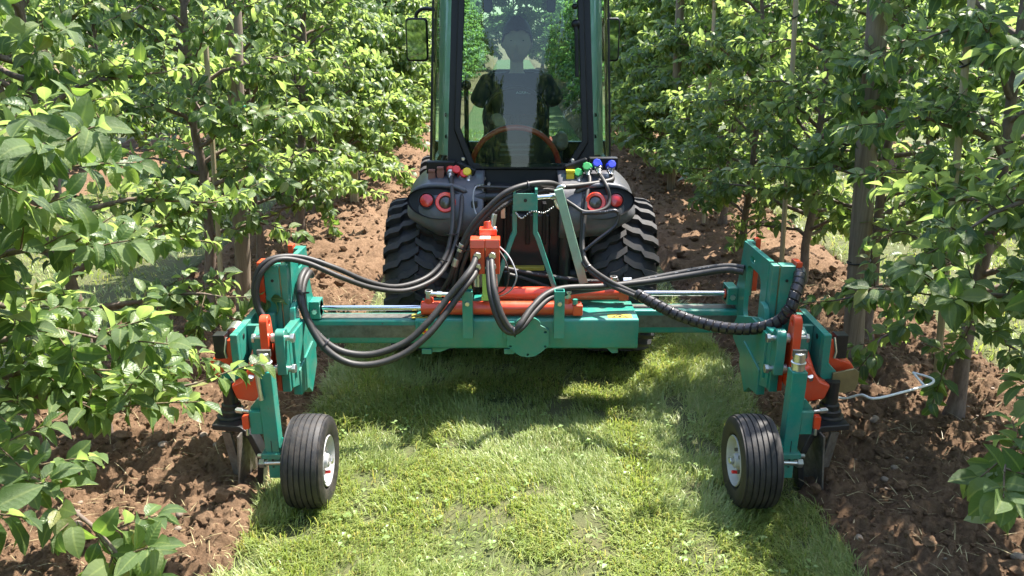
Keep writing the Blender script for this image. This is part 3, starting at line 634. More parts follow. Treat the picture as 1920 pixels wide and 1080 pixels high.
STONES = [(1.673, 3.093, 0.02, 'reddish round stone on the right soil strip beyond the low sprig'), (1.281, 2.531, 0.016, 'pale oval stone near the grass edge on the right soil'), (1.588, 3.001, 0.016, 'small whitish stone in the middle of the right soil strip'), (1.817, 2.446, 0.022, 'grey stone at the bottom right corner of the soil'), (-1.596, 3.267, 0.026, 'pale flat stone on the left soil below the hanging leaves'), (-1.302, 2.54, 0.02, 'narrow whitish stone on the lower left soil'), (-1.352, 2.413, 0.038, 'large brown stone at the bottom left on the soil')]
# larger single stones on the tilled soil
for x, y, s_, lab in STONES:
    rs = np.random.RandomState(int(abs(x) * 1000)); sx = STRIP['left'] if x < 0 else STRIP['right']; V, F = lumps(rs, np.array([[0, 0, 0.0]]), np.array([s_]), ICO2, 0.07, 0.65)
    o = link_mesh('stone', fast_mesh('stone', V, F), 'stone'); o.location = (x, y, float(soil_h(np.array([x]), np.array([y]), *sx)[0]) + s_ * 0.45); tag(o, lab, 'stone', 'loose stones on the soil')
# ------------------------------------------------------------------ posts and canes along the rows
def post(name, p0, p1, r, mat, label, group=None, ties=(), square=False):
    p0, p1 = Vector(p0), Vector(p1); root = empty(name, (p0.x, p0.y, 0)); tag(root, label, 'post' if 'post' in name else 'stake', group); mb = MB(); rs_ = random.Random(hash(label) % 999 if False else len(label))
    n = 9; pts = [p0.lerp(p1, i / n) + Vector((rs_.uniform(-1, 1), rs_.uniform(-1, 1), 0)) * r * 0.08 for i in range(n + 1)]
    if square: mb.bar(p0, p1, r * 2, r * 1.2, (0, 1, 0))
    else: mb.tube(pts, [r * rs_.uniform(0.94, 1.04) for _ in pts], 14 if r > 0.03 else 8)
    mb.build('shaft', mat, root, bevel=0.004 if square else 0)
    for z, m_ in ties:
        c = p0.lerp(p1, (z - p0.z) / (p1.z - p0.z)); t = MB(); q = [(c.x + (r + 0.004) * math.cos(a) * (1.25 if a < 0.4 else 1), c.y + (r + 0.004) * math.sin(a), c.z + 0.012 * math.cos(a)) for a in [2 * math.pi * k / 18 for k in range(19)]]
        t.tube(q, 0.0045, 6, False); t.cyl((c.x - r, c.y - r * 0.6, c.z), (c.x - r - 0.03, c.y - r * 0.6 - 0.02, c.z + 0.015), 0.0035, n=5); t.build('tie', m_, root)
post('wooden_post', (2.0, 4.35, -0.1), (1.85, 4.35, 2.45), 0.056, 'post', 'thick weathered wooden post in the right row with a green tie', ties=((1.5, 'tie'), (0.62, 'tie_black')))
post('wooden_post', (-1.82, 5.10, -0.1), (-1.66, 5.12, 2.4), 0.05, 'post', 'grey wooden post in the left row, half hidden by leaves', ties=((1.4, 'tie'),))
post('bamboo_cane', (2.10, 3.60, -0.05), (1.89, 3.58, 2.6), 0.017, 'bamboo', 'pale bamboo cane with green tie beside the nearest right trunk', ties=((1.06, 'tie'), (1.72, 'tie_black')))
post('bamboo_cane', (1.97, 5.58, -0.05), (1.84, 5.58, 2.6), 0.018, 'bamboo', 'tall pale cane in the right row, farther than the thick post', ties=((1.15, 'tie'), (1.95, 'tie_black')))
post('bamboo_cane', (-1.84, 4.78, -0.05), (-1.73, 4.80, 2.35), 0.016, 'bamboo', 'split cane in the left row beside the trunk behind the implement', ties=((1.3, 'tie_black'),))
post('bamboo_cane', (1.9, 7.75, -0.05), (1.84, 7.75, 2.5), 0.018, 'bamboo', 'thin cane in the right row level with the tractor cab')
post('wooden_stake', (-1.77, 8.83, -0.05), (-1.75, 8.83, 0.46), 0.045, 'bamboo', 'short pale wooden stake at the foot of the left row', square=True)
post('wooden_stake', (1.93, 9.6, -0.05), (1.9, 9.6, 2.4), 0.05, 'post', 'distant grey post in the right row beside the cab')

# ------------------------------------------------------------------ tractor
CX = 0.05
T = empty('tractor', (CX, 4.62, 0)); tag(T, 'black and red narrow orchard tractor with a tinted glass cab, seen from behind', 'tractor')
def tyre_profile(hw, ri, ro):
    h = [(0.70 * hw, ri), (0.92 * hw, ri + 0.03), (hw, ri + 0.4 * (ro - ri)), (0.97 * hw, ro - 0.045), (0.86 * hw, ro - 0.014), (0.5 * hw, ro - 0.002), (0, ro)]
    return h + [(-a, r) for a, r in reversed(h[:-1])]
RT, HWT = 0.462, 0.19
def lug_mesh(sgn):
    """one bent tread bar: runs from the centre line out over the shoulder"""
    st = [(-0.010, 0.03, RT), (0.045, -0.055, RT), (0.085, -0.075, RT), (0.105, -0.150, RT), (0.155, -0.175, RT - 0.004), (0.186, -0.215, RT - 0.018), (0.193, -0.235, RT - 0.075)]
    mb = MB(); vs = []; fs = []; base = RT - 0.045; wd = 0.085
    for i, (a, psi, r) in enumerate(st):
        for k, (dp, rr) in enumerate(((-wd * 0.62, min(base, r - 0.02)), (-wd * 0.46, r), (wd * 0.46, r), (wd * 0.62, min(base, r - 0.02)))):
            q = psi + dp; aa = a - 0.012 if (k in (0, 3) and i == len(st) - 1) else a
            vs.append((sgn * aa, -math.cos(q) * rr, math.sin(q) * rr))
    for i in range(len(st) - 1):
        for k in range(3): fs.append((4 * i + k, 4 * i + k + 1, 4 * i + 5 + k, 4 * i + 4 + k))
    fs += [(0, 1, 2, 3), tuple(4 * (len(st) - 1) + k for k in (3, 2, 1, 0))]
    mb.add(vs, fs); me = mb.mesh('lug', smooth=25); me.materials.append(M['lug_rubber']); return me
LUG = {1: lug_mesh(1), -1: lug_mesh(-1)}
def tractor_wheel(x, y, out, label=None):
    c = Vector((x, y, RT)); w = MB().lathe(tyre_profile(HWT, 0.27, RT - 0.034), c, (1, 0, 0), 56, closed=False).build('tyre', 'rubber', T, 60)
    if label: w['label'] = label
    MB().lathe([(-0.10, 0.275), (-0.11, 0.25), (-0.02, 0.235), (0.03 * out, 0.2), (0.05 * out, 0.09), (0.09 * out, 0.085), (0.09 * out, 0)], c, (1, 0, 0), 40).build('rim', 'black_paint', w, 40)
    MB().lathe([(0.12, 0.275), (0.11, 0.25), (0.02, 0.235)], c, (1, 0, 0), 40).build('rim', 'black_paint', w, 40)
    for s_ in (1, -1):
        for k in range(28):
            l = bpy.data.objects.new('lug', LUG[s_]); COL.objects.link(l); l.parent = w; l.location = c - org(w); l.rotation_euler = ((k + (0.5 if s_ > 0 else 0)) * 2 * math.pi / 28 + 0.1, 0, 0)
for s_ in (-1, 1):
    tractor_wheel(CX + s_ * 0.572, 4.62, s_); tractor_wheel(CX + s_ * 0.572, 6.35, s_)
MB().cyl((CX - 0.42, 4.62, RT), (CX + 0.42, 4.62, RT), 0.09).build('rear_axle', 'black_paint', T)
MB().cyl((CX - 0.42, 6.35, RT), (CX + 0.42, 6.35, RT), 0.08).build('front_axle', 'black_paint', T)
MB().bx(CX - 0.2, CX + 0.2, 4.45, 7.0, 0.36, 0.72).build('chassis', 'black_paint', T, bevel=0.02)
MB().prism([(5.74, 0.70), (5.74, 1.02), (5.9, 1.06), (6.8, 1.02), (7.05, 0.92), (7.08, 0.70)], 'x', CX - 0.31, CX + 0.31).build('hood', 'red_panel', T, bevel=0.05, seg=4)
# rear transmission block with ribs
MB().bx(CX - 0.2, CX + 0.24, 4.36, 4.7, 0.38, 1.04).bx(CX - 0.1, CX + 0.16, 4.30, 4.38, 0.5, 0.9).build('transmission', 'black_paint', T, bevel=0.012)
for x in (-0.03, 0.075, 0.165):
    MB().bx(x, x + 0.022, 4.26, 4.33, 0.74, 0.97).build('cast_rib', 'frame_black', T, bevel=0.004)
MB().bx(-0.02, 0.18, 4.255, 4.30, 0.592, 0.612).build('drawbar_strip', 'yellow_dull', T, bevel=0.003)
MB().bx(-0.05, 0.21, 4.26, 4.40, 0.40, 0.59).build('hitch_frame', 'black_paint', T, bevel=0.01)
MB().cyl((0.08, 4.22, 0.46), (0.08, 4.40, 0.46), 0.03).cyl((0.08, 4.30, 0.46), (0.08, 4.40, 0.46), 0.06).build('power_take_off', 'steel', T)
for x, nm in ((0.288, 'a'), (-0.20, 'b')):
    r_ = MB().cyl((x, 4.25, 0.47), (x, 4.25, 0.80), 0.034).cyl((x, 4.25, 0.80), (x, 4.25, 0.825), 0.038).build('lift_ram', 'black_paint', T)
    MB().cyl((x, 4.25, 0.80), (x, 4.255, 0.96), 0.018).build('ram_rod', 'steel', r_)
    MB().path_bar([(x - 0.032, 4.24, 0.80), (x - 0.032, 4.24, 0.90), (x - 0.02, 4.24, 0.95), (x + 0.02, 4.24, 0.95), (x + 0.032, 4.24, 0.90), (x + 0.032, 4.24, 0.80)], 0.012, 0.03).build('ram_yoke', 'frame_black', r_, bevel=0.002)
    MB().bar((x, 4.6, 0.95), (x, 4.18, 0.97), 0.035, 0.06).build('lift_arm', 'black_paint', T, bevel=0.006)
    MB().bar((x, 4.6, 0.42), (x, 4.06, 0.44), 0.03, 0.06).build('lower_link', 'black_paint', T, bevel=0.006)
MB().cyl((-0.18, 4.24, 1.005), (0.0, 4.2, 1.02), 0.022).cyl((-0.20, 4.24, 1.0), (-0.14, 4.235, 1.008), 0.03).build('top_link', 'black_paint', T)
MB().bx(-0.135, -0.105, 4.15, 4.21, 0.885, 0.915).bx(-0.06, -0.035, 4.2, 4.24, 0.90, 0.96).build('latch', 'steel', T, bevel=0.003)
for x, z in ((-0.155, 1.075), (-0.13, 1.045), (0.335, 1.175), (-0.27, 1.185)):
    MB().lathe([(0, 0.0), (0, 0.008), (0.008, 0.011), (0.014, 0.011)], (x, 4.425, z), (0, 1, 0), 10).build('bolt', 'steel', T)
# rear fenders with lamps
def fender(s_):
    nu, nv = 18, 26; prof = spline([(0, 5.10, 0.98), (0, 4.85, 1.075), (0, 4.6, 1.105), (0, 4.40, 1.095), (0, 4.275, 1.055), (0, 4.205, 0.99), (0, 4.175, 0.92), (0, 4.185, 0.855), (0, 4.225, 0.81)], 4)
    P = MB(); vs = []; nv = len(prof)
    for j, p in enumerate(prof):
        f = j / (nv - 1)
        for i in range(nu):
            u = i / (nu - 1); x = 0.20 + 0.42 * u; e = max(0, (u - 0.62) / 0.38) ** 2.2; lo = max(0, (f - 0.55) / 0.45)
            z = p.z - 0.10 * e * (1 - lo) + 0.075 * e * lo + 0.02 * (1 - u) * lo * -1; y = p.y + 0.075 * e
            x -= 0.16 * (lo ** 2.5) * max(0, u - 0.35)
            vs.append((CX + s_ * x, y, z))
    fs = [(j * nu + i, j * nu + i + 1, (j + 1) * nu + i + 1, (j + 1) * nu + i) for j in range(nv - 1) for i in range(nu - 1)]
    P.add(vs, fs); o = P.build('fender', 'plastic', T, 60); so = o.modifiers.new('thick', 'SOLIDIFY'); so.thickness = 0.02; so.offset = 0
    bv = o.modifiers.new('sub', 'SUBSURF'); bv.levels = 1; bv.render_levels = 1
    return o
ax = Vector((0, -0.94, 0.34)).normalized()
for s_, xr, xo in ((-1, -0.353, -0.454), (1, 0.443, 0.553)):
    f = fender(s_)
    mb = MB(); mid = (xr + xo) / 2; vs = []
    # recessed lamp housing, eye shaped
    mb.lathe([(0.0, 0.0), (0.0, 1.0), (0.6, 1.05)], (0, 0, 0), (0, -1, 0), 36)
    mb.v = [(mid - 0.004 * s_ + x * 0.155, 4.205 + y * 0.03 + z * 0.03 + (x * 0.03) ** 2 * 10 + abs(x) ** 2 * 0.018, 0.985 + z * 0.075 + x * s_ * 0.012) for x, y, z in mb.v]
    MB.build(mb, 'lamp_housing', 'frame_black', f, 40)
    hood = MB(); q = spline([(mid - s_ * 0.165, 4.235, 1.035), (mid - s_ * 0.10, 4.245, 1.063), (mid, 4.252, 1.070), (mid + s_ * 0.08, 4.262, 1.058), (mid + s_ * 0.13, 4.27, 1.03)], 4); hood.tube(q, [0.003] + [0.016] * (len(q) - 2) + [0.004], 8); hood.build('lamp_brow', 'plastic', f, 60)
    tl = MB().lathe([(0.018, 0.0), (0.017, 0.02), (0.012, 0.034), (0, 0.038)], (xo, 4.198, 0.998), ax, 24).build('tail_light', 'lens_red', f, 50)
    MB().lathe([(0.0, 0.046), (0.016, 0.045), (0.016, 0.039), (0.0, 0.038)], (xo, 4.198, 0.998), ax, 24).build('lamp_bezel', 'frame_black', tl, 50)
    rl = MB().lathe([(-0.02, 0.054), (0.012, 0.054), (0.016, 0.050), (0.014, 0.036), (0.004, 0.034)], (xr, 4.188, 0.99), ax, 32).build('ring_light', 'ring_red', f, 50); rl['label'] = 'red ring shaped lamp with dark centre'
    MB().lathe([(0.004, 0.034), (0.010, 0.024), (0.012, 0.0)], (xr, 4.188, 0.99), ax, 24).build('lamp_lens', 'lens_dark', rl, 50)
# coupler panels and hydraulic couplers
MB().bar((-0.47, 4.40, 1.145), (-0.31, 4.40, 1.145), 0.05, 0.07).bar((-0.31, 4.40, 1.145), (-0.21, 4.40, 1.10), 0.05, 0.07).build('coupler_panel', 'frame_black', T, bevel=0.008)
MB().bar((0.58, 4.40, 1.165), (0.42, 4.40, 1.165), 0.05, 0.07).bar((0.42, 4.40, 1.165), (0.30, 4.40, 1.12), 0.05, 0.07).build('coupler_panel', 'frame_black', T, bevel=0.008)
for x, z in ((-0.438, 1.105), (-0.391, 1.12)):
    MB().prism(rrect(x - 0.02, x + 0.02, z - 0.03, z + 0.022, 0.014), 'y', 4.345, 4.375).bx(x - 0.018, x + 0.018, 4.34, 4.375, z + 0.02, z + 0.034).build('socket_cover', 'brown_cap', T, bevel=0.003)
def coupler(x, z, mat, tilt, capdx=0.0, capdz=0.02, y=4.36):
    d = Vector((tilt, -0.7, -0.55)).normalized(); c = Vector((x, y, z))
    o = MB().lathe([(-0.02, 0.02), (0.0, 0.022), (0.015, 0.022), (0.018, 0.015), (0.032, 0.015), (0.034, 0.012), (0.05, 0.012)], c, d, 16).build('hydraulic_coupler', 'steel', T, 40)
    MB().lathe([(0.0, 0.0), (0.0, 0.023), (0.012, 0.024), (0.016, 0.02), (0.016, 0)], c + Vector((capdx, -0.012, capdz)), Vector((capdx * 8, -0.75, 0.45)), 8).build('dust_cap', mat, o, 30)
    MB().lathe([(-0.022, 0.0255), (-0.002, 0.0255), (-0.002, 0.018)], c, d, 16).build('cap_ring', mat, o, 40)
coupler(-0.335, 1.125, 'red_cap', 0, 0.03, 0.012); coupler(-0.275, 1.09, 'red_cap', 0, 0.012, 0.025); coupler(-0.245, 1.105, 'yellow', 0.2, 0.0, 0.02)
coupler(0.365, 1.105, 'green_cap', 0, -0.004, 0.016); coupler(0.415, 1.14, 'green_cap', 0, -0.008, 0.014); coupler(0.470, 1.15, 'blue_cap', 0.1, -0.008, 0.022); coupler(0.537, 1.145, 'blue_cap', 0, 0.004, 0.02)
MB().prism(rrect(0.296, 0.34, 1.07, 1.128, 0.018), 'y', 4.335, 4.365).bx(0.294, 0.342, 4.33, 4.37, 1.122, 1.138).build('dust_cap', 'yellow', T, bevel=0.004)
MB().cyl((-0.17, 4.28, 1.07), (-0.17, 4.28, 0.99), 0.02).cyl((-0.17, 4.28, 1.03), (-0.17, 4.28, 1.012), 0.026).build('hydraulic_valve', 'brass', T)
# cab
def win_y(z): return 4.50 + (z - 1.13) * 0.125
WIN = [(-0.268, 2.13), (-0.306, 1.344), (-0.225, 1.133), (0.324, 1.133), (0.409, 1.27), (0.366, 2.13)]
fr = MB().path_bar([(x, win_y(z), z) for x, z in WIN], 0.034, 0.035, up=(0, -1, 0.12)).build('rear_window_frame', 'frame_black', T, bevel=0.006)
outer = [(-0.325, 2.14), (-0.365, 1.13), (-0.33, 1.02), (0.43, 1.02), (0.467, 1.13), (0.42, 2.14)]
inner = [(-0.283, 2.14), (-0.322, 1.34), (-0.238, 1.117), (0.338, 1.117), (0.425, 1.265), (0.382, 2.14)]
mb = MB(); nq = len(outer)
mb.add([(x, win_y(z) + 0.012, z) for x, z in outer] + [(x, win_y(z) + 0.012, z) for x, z in inner] + [(x, win_y(z) + 0.055, z) for x, z in outer] + [(x, win_y(z) + 0.055, z) for x, z in inner],
       [f_ for i in range(nq - 1) for f_ in ((i, i + 1, nq + i + 1, nq + i), (2 * nq + i, 3 * nq + i, 3 * nq + i + 1, 2 * nq + i + 1), (i, 2 * nq + i, 2 * nq + i + 1, i + 1), (nq + i, nq + i + 1, 3 * nq + i + 1, 3 * nq + i))]).build('rear_cab_frame', 'frame_black', T, bevel=0.006)
def sheet(name, fn, nu, nv, mat, parent):
    vs = [fn(i / (nu - 1), j / (nv - 1)) for j in range(nv) for i in range(nu)]; fs = [(j * nu + i, j * nu + i + 1, (j + 1) * nu + i + 1, (j + 1) * nu + i) for j in range(nv - 1) for i in range(nu - 1)]
    return MB().add(vs, fs).build(name, mat, parent, 80)
def rear_glass(u, v):
    z = 1.135 + v * 0.99; xl = np.interp(z, [1.133, 1.344, 2.13], [-0.225, -0.306, -0.268]); xr = np.interp(z, [1.133, 1.27, 2.13], [0.324, 0.409, 0.366]); x = xl + (xr - xl) * u; k = (x - CX) / 0.36
    return (float(x), win_y(z) + 0.012 - 0.05 * (1 - k * k), z)
sheet('rear_window', rear_glass, 25, 25, 'glass', T)
for s_ in (-1, 1):
    def corner(u, v, s_=s_):
        z = 1.14 + v * 0.99; a = u * math.pi / 2; top = 0.03 * v
        return (CX + s_ * (0.378 + 0.145 * math.sin(a) - top), 4.52 + win_y(z) - 4.5 + 0.24 * (1 - math.cos(a)), z)
    sheet('corner_window', corner, 10, 6, 'glass_edge', T)
    MB().bar((CX + s_ * 0.53, 4.80, 1.05), (CX + s_ * 0.49, 4.90, 2.14), 0.03, 0.04, (0, 1, 0)).build('side_pillar', 'frame_black', T, bevel=0.006)
    MB().bar((CX + s_ * 0.53, 5.70, 0.85), (CX + s_ * 0.47, 5.60, 2.14), 0.05, 0.05, (0, 1, 0)).build('front_pillar', 'frame_black', T, bevel=0.008)
    sheet('side_window', lambda u, v, s_=s_: (CX + s_ * (0.53 - 0.045 * v), 4.82 + 0.09 * v + u * (0.87 - 0.19 * v), 1.1 + 1.03 * v), 6, 6, 'glass', T)
    MB().bar((CX + s_ * 0.53, 4.8, 1.08), (CX + s_ * 0.53, 5.7, 1.08), 0.03, 0.05).bar((CX + s_ * 0.53, 4.8, 0.9), (CX + s_ * 0.53, 5.7, 0.9), 0.03, 0.3).build('door_sill', 'frame_black', T, bevel=0.006)
    # pale inner trim of the rear corner posts, black discs painted in for the shade of its fixing holes
    pil = MB().add([(CX + s_ * 0.375, 4.60, 1.17), (CX + s_ * 0.485, 4.70, 1.17), (CX + s_ * 0.455, 4.80, 2.13), (CX + s_ * 0.355, 4.72, 2.13), (CX + s_ * 0.375, 4.66, 1.17), (CX + s_ * 0.465, 4.74, 1.17), (CX + s_ * 0.435, 4.84, 2.13), (CX + s_ * 0.365, 4.78, 2.13)],
        [(0, 1, 2, 3), (4, 7, 6, 5), (0, 3, 7, 4), (1, 5, 6, 2), (0, 4, 5, 1), (3, 2, 6, 7)]).build('inner_pillar_trim', 'headliner', T, bevel=0.008)
    for z in (1.28, 1.40):
        MB().lathe([(0, 0), (0, 0.011), (0.01, 0.011)], (CX + s_ * 0.43, 4.648 + 0.125 * (z - 1.17), z), (s_ * -0.66, -0.75, 0), 14).build('trim_hole_shade', 'ink_and_shade', pil)
MB().bx(CX - 0.47, CX + 0.47, 5.62, 5.68, 2.08, 2.14).bx(CX - 0.5, CX + 0.5, 5.66, 5.72, 0.82, 1.12).build('front_cab_frame', 'frame_black', T, bevel=0.008)
sheet('front_window', lambda u, v: (CX - 0.47 + 0.94 * u, 5.69 - 0.08 * v, 1.12 + 0.98 * v), 6, 6, 'glass', T)
MB().bx(CX - 0.33, CX + 0.37, 4.515, 4.54, 0.98, 1.13).build('lower_rear_panel', 'frame_black', T, bevel=0.004)
MB().bx(0.30, 0.345, 4.50, 4.512, 1.0, 1.12).build('red_trim', 'red_panel', T, bevel=0.003)
for s_ in (-1, 1): MB().bx(CX + s_ * 0.37, CX + s_ * 0.50, 4.52, 4.62, 1.125, 1.15).build('red_trim', 'red_panel', T, bevel=0.006)
MB().bx(CX - 0.5, CX + 0.5, 4.5, 5.7, 0.68, 0.74).build('cab_floor', 'frame_black', T, bevel=0.006)
rf = MB().prism(rrect(CX - 0.53, CX + 0.53, 4.46, 5.80, 0.12, 6), 'z', 2.135, 2.27).build('roof', 'plastic', T, bevel=0.05, seg=4)
MB().prism(rrect(CX - 0.46, CX + 0.46, 4.72, 5.60, 0.08, 4), 'z', 2.105, 2.13).build('headliner', 'headliner', rf, bevel=0.004)
for x in (-0.135, 0.215): MB().prism(rrect(x - 0.026, x + 0.026, 1.955, 2.10, 0.02), 'y', 4.66, 4.71).build('window_motor', 'frame_black', T, bevel=0.008)
MB().tube(spline([(0.345, win_y(1.92) - 0.035, 1.90), (0.352, win_y(1.8) - 0.04, 1.78), (0.355, win_y(1.62) - 0.04, 1.62)], 5), 0.011, 8).ell((0.345, win_y(1.9) - 0.03, 1.895), (0.024, 0.02, 0.024)).build('window_strut', 'frame_black', T)
MB().ell((0.34, win_y(1.98) - 0.012, 1.985), (0.015, 0.012, 0.015)).build('window_knob', 'frame_black', T)
# reversible driving console, red rimmed, inside the cab
arc = [(CX - 0.03 + 0.255 * math.cos(a), 1.09 + 0.235 * math.sin(a)) for a in [math.pi * k / 24 for k in range(25)]]
MB().prism(arc + [(CX - 0.285, 0.75), (CX + 0.225, 0.75)], 'y', 4.72, 4.90).build('console', 'frame_black', T, bevel=0.01)
MB().tube([(x, 4.715, z) for x, z in arc], 0.017, 8).build('console_rim', 'ring_red', T, 60)
for z in (1.16, 1.19, 1.22): MB().bx(CX - 0.12, CX + 0.08, 4.708, 4.722, z, z + 0.012).build('console_louvre', 'plastic', T, bevel=0.003)
MB().tube([(0.02 + 0.19 * math.cos(a), 4.98 + 0.06 * math.sin(a), 1.36 + 0.17 * math.sin(a)) for a in [2 * math.pi * k / 36 for k in range(37)]], 0.013, 8, False).bar((-0.16, 4.98, 1.36), (0.2, 4.98, 1.36), 0.02, 0.03).cyl((0.02, 4.98, 1.36), (0.02, 4.9, 1.2), 0.03).build('steering_wheel', 'frame_black', T, 60)
MB().bar((0.29, 4.8, 1.0), (0.30, 4.86, 1.21), 0.018, 0.018).build('lever', 'frame_black', T)
MB().ell((0.30, 4.865, 1.235), (0.022, 0.022, 0.032)).build('lever_knob', 'red_cap', T, 60)
MB().bar((-0.275, 4.85, 0.9), (-0.27, 4.86, 1.53), 0.02, 0.02).ell((-0.27, 4.86, 1.555), (0.03, 0.03, 0.03)).build('control_stalk', 'frame_black', T, 50)
MB().prism(rrect(-0.20, 0.26, 5.05, 5.48, 0.08), 'z', 0.93, 1.03).build('seat_cushion', 'seat', T, bevel=0.03, seg=3)
MB().prism(rrect(-0.19, 0.25, 1.0, 1.62, 0.10), 'y', 5.42, 5.52).build('seat_back', 'seat', T, bevel=0.03, seg=3)
MB().bx(-0.10, 0.16, 5.1, 5.42, 0.74, 0.93).build('seat_base', 'frame_black', T, bevel=0.01)
# mirrors
for cx_, ax0, lab in ((-0.567, -0.44, 'left'), (0.575, 0.50, 'right')):
    mi = MB().prism(rrect(cx_ - 0.066, cx_ + 0.066, 1.685, 1.935, 0.022), 'y', 4.985, 5.03).build('mirror_housing', 'frame_black', T, bevel=0.01, seg=3)
    MB().prism(rrect(cx_ - 0.056, cx_ + 0.056, 1.697, 1.922, 0.016), 'y', 4.979, 4.984).build('mirror_glass', 'mirror', mi, 30)
    MB().tube(spline([(ax0, 4.95, 1.975), (cx_ * 0.5 + ax0 * 0.5, 4.98, 1.985), (cx_ + (0.03 if cx_ < 0 else -0.03), 5.0, 1.98), (cx_, 5.01, 1.955), (cx_, 5.01, 1.92)], 5), 0.011, 8).build('mirror_arm', 'frame_black', T, 60)
# ------------------------------------------------------------------ driver
def skin_mesh(nodes, edges, sub=2):
    me = bpy.data.meshes.new('body'); me.from_pydata([n[0] for n in nodes], edges, []); o = bpy.data.objects.new('tmp_body', me); COL.objects.link(o)
    sk = o.modifiers.new('skin', 'SKIN'); sk.use_smooth_shade = True; me.skin_vertices[0].data[0].use_root = True
    for v, n in zip(me.skin_vertices[0].data, nodes): v.radius = n[1] if isinstance(n[1], tuple) else (n[1], n[1])
    ss_ = o.modifiers.new('sub', 'SUBSURF'); ss_.levels = sub; ss_.render_levels = sub
    dg = bpy.context.evaluated_depsgraph_get(); out = bpy.data.meshes.new_from_object(o.evaluated_get(dg)); bpy.data.objects.remove(o); return out
HX = 0.03
sk_nodes = [((HX, 5.30, 1.10), (0.15, 0.11)), ((HX, 5.30, 1.24), (0.135, 0.10)), ((HX, 5.29, 1.40), (0.16, 0.105)), ((HX, 5.28, 1.52), (0.13, 0.09)), ((HX, 5.27, 1.60), 0.046), ((HX, 5.25, 1.69), 0.042),
  ((HX - 0.19, 5.28, 1.535), 0.062), ((HX - 0.275, 5.20, 1.36), 0.048), ((HX - 0.20, 5.03, 1.33), 0.037), ((HX - 0.14, 4.995, 1.345), 0.026),
  ((HX + 0.19, 5.28, 1.535), 0.062), ((HX + 0.275, 5.20, 1.37), 0.048), ((HX + 0.265, 5.00, 1.275), 0.037), ((HX + 0.27, 4.93, 1.25), 0.026),
  ((HX - 0.10, 5.22, 1.09), 0.09), ((HX - 0.15, 4.96, 1.11), 0.065), ((HX - 0.16, 5.0, 0.82), 0.045), ((HX - 0.16, 4.95, 0.775), 0.04), ((HX - 0.17, 4.86, 0.765), 0.035),
  ((HX + 0.10, 5.22, 1.09), 0.09), ((HX + 0.15, 4.96, 1.11), 0.065), ((HX + 0.16, 5.0, 0.82), 0.045), ((HX + 0.16, 4.95, 0.775), 0.04), ((HX + 0.17, 4.86, 0.765), 0.035)]
sk_edges = [(0, 1), (1, 2), (2, 3), (3, 4), (4, 5), (3, 6), (6, 7), (7, 8), (8, 9), (3, 10), (10, 11), (11, 12), (12, 13), (0, 14), (14, 15), (15, 16), (16, 17), (17, 18), (0, 19), (19, 20), (20, 21), (21, 22), (22, 23)]
bm = bmesh.new(); bm.from_mesh(skin_mesh(sk_nodes, sk_edges))
hd = MB(); hv = []; nu, nv = 24, 20; HC = Vector((HX + 0.002, 5.235, 1.80))
for i in range(nv + 1):
    t = math.pi * i / nv
    for k in range(nu):
        a = 2 * math.pi * k / nu; x, y, z = math.sin(t) * math.cos(a), math.sin(t) * math.sin(a), math.cos(t)
        jaw = 1 - 0.10 * max(0, -z) ** 1.4; px_, py_, pz_ = x * 0.087 * jaw, y * 0.100 * (1 - 0.10 * max(0, -z)), z * 0.132
        if y < 0:   # face: brow, nose, sockets, lips, chin
            nose = math.exp(-(px_ / 0.013) ** 2) * math.exp(-((pz_ + 0.03) / 0.026) ** 2) * 0.026; eye = sum(math.exp(-((px_ - q) / 0.017) ** 2) for q in (-0.032, 0.032)) * math.exp(-((pz_ - 0.004) / 0.014) ** 2) * 0.010
            lip = math.exp(-(px_ / 0.024) ** 2) * math.exp(-((pz_ + 0.072) / 0.010) ** 2) * 0.006; py_ += -nose + eye - lip
        hv.append((HC.x + px_, HC.y + py_, HC.z + pz_))
hd.add(hv, [(i * nu + k, (i + 1) * nu + k, (i + 1) * nu + (k + 1) % nu, i * nu + (k + 1) % nu) for i in range(nv) for k in range(nu)])
for s_ in (-1, 1): hd.ell((HC.x + s_ * 0.088, HC.y + 0.01, HC.z - 0.012), (0.012, 0.022, 0.034), 10, 8)
def fingers(mb, wrist, fwd, side, up_):
    w, f, s_, u = Vector(wrist), Vector(fwd).normalized(), Vector(side).normalized(), Vector(up_).normalized()
    mb.tube([w - f * 0.02, w + f * 0.02, w + f * 0.055, w + f * 0.085], [0.026, 0.034, 0.040, 0.034], 10)
    for k, L in enumerate((0.070, 0.080, 0.074, 0.058)):
        b0 = w + f * 0.08 + s_ * (0.030 - 0.020 * k); mb.tube([b0, b0 + f * L * 0.35 - u * L * 0.15, b0 + f * L * 0.45 - u * L * 0.55, b0 + f * L * 0.15 - u * L * 0.85], [0.0095, 0.009, 0.0085, 0.007], 8)
    t0 = w + f * 0.02 + s_ * 0.03; mb.tube([t0, t0 + s_ * 0.02 + f * 0.025, t0 + s_ * 0.018 + f * 0.05 - u * 0.02, t0 + f * 0.06 - u * 0.04], [0.012, 0.0115, 0.010, 0.008], 8)
fingers(hd, (HX - 0.14, 4.995, 1.345), (0.35, -0.9, 0.05), (0.9, 0.35, 0), (0, 0, 1)); fingers(hd, (HX + 0.27, 4.93, 1.25), (0, -0.95, -0.1), (-1, 0, 0), (0, 0, 1))
hd.tube([(HX, 5.28, 1.54), (HX, 5.262, 1.62), (HX, 5.245, 1.74)], [0.066, 0.044, 0.042], 14)
hm = hd.mesh('head'); bm.from_mesh(hm)
P_ = empty('person', (HX, 5.30, 1.03)); tag(P_, 'driver in a dark T-shirt sitting in the tractor cab, facing backwards', 'person')
bme = bpy.data.meshes.new('body'); bm.to_mesh(bme); bm.free()
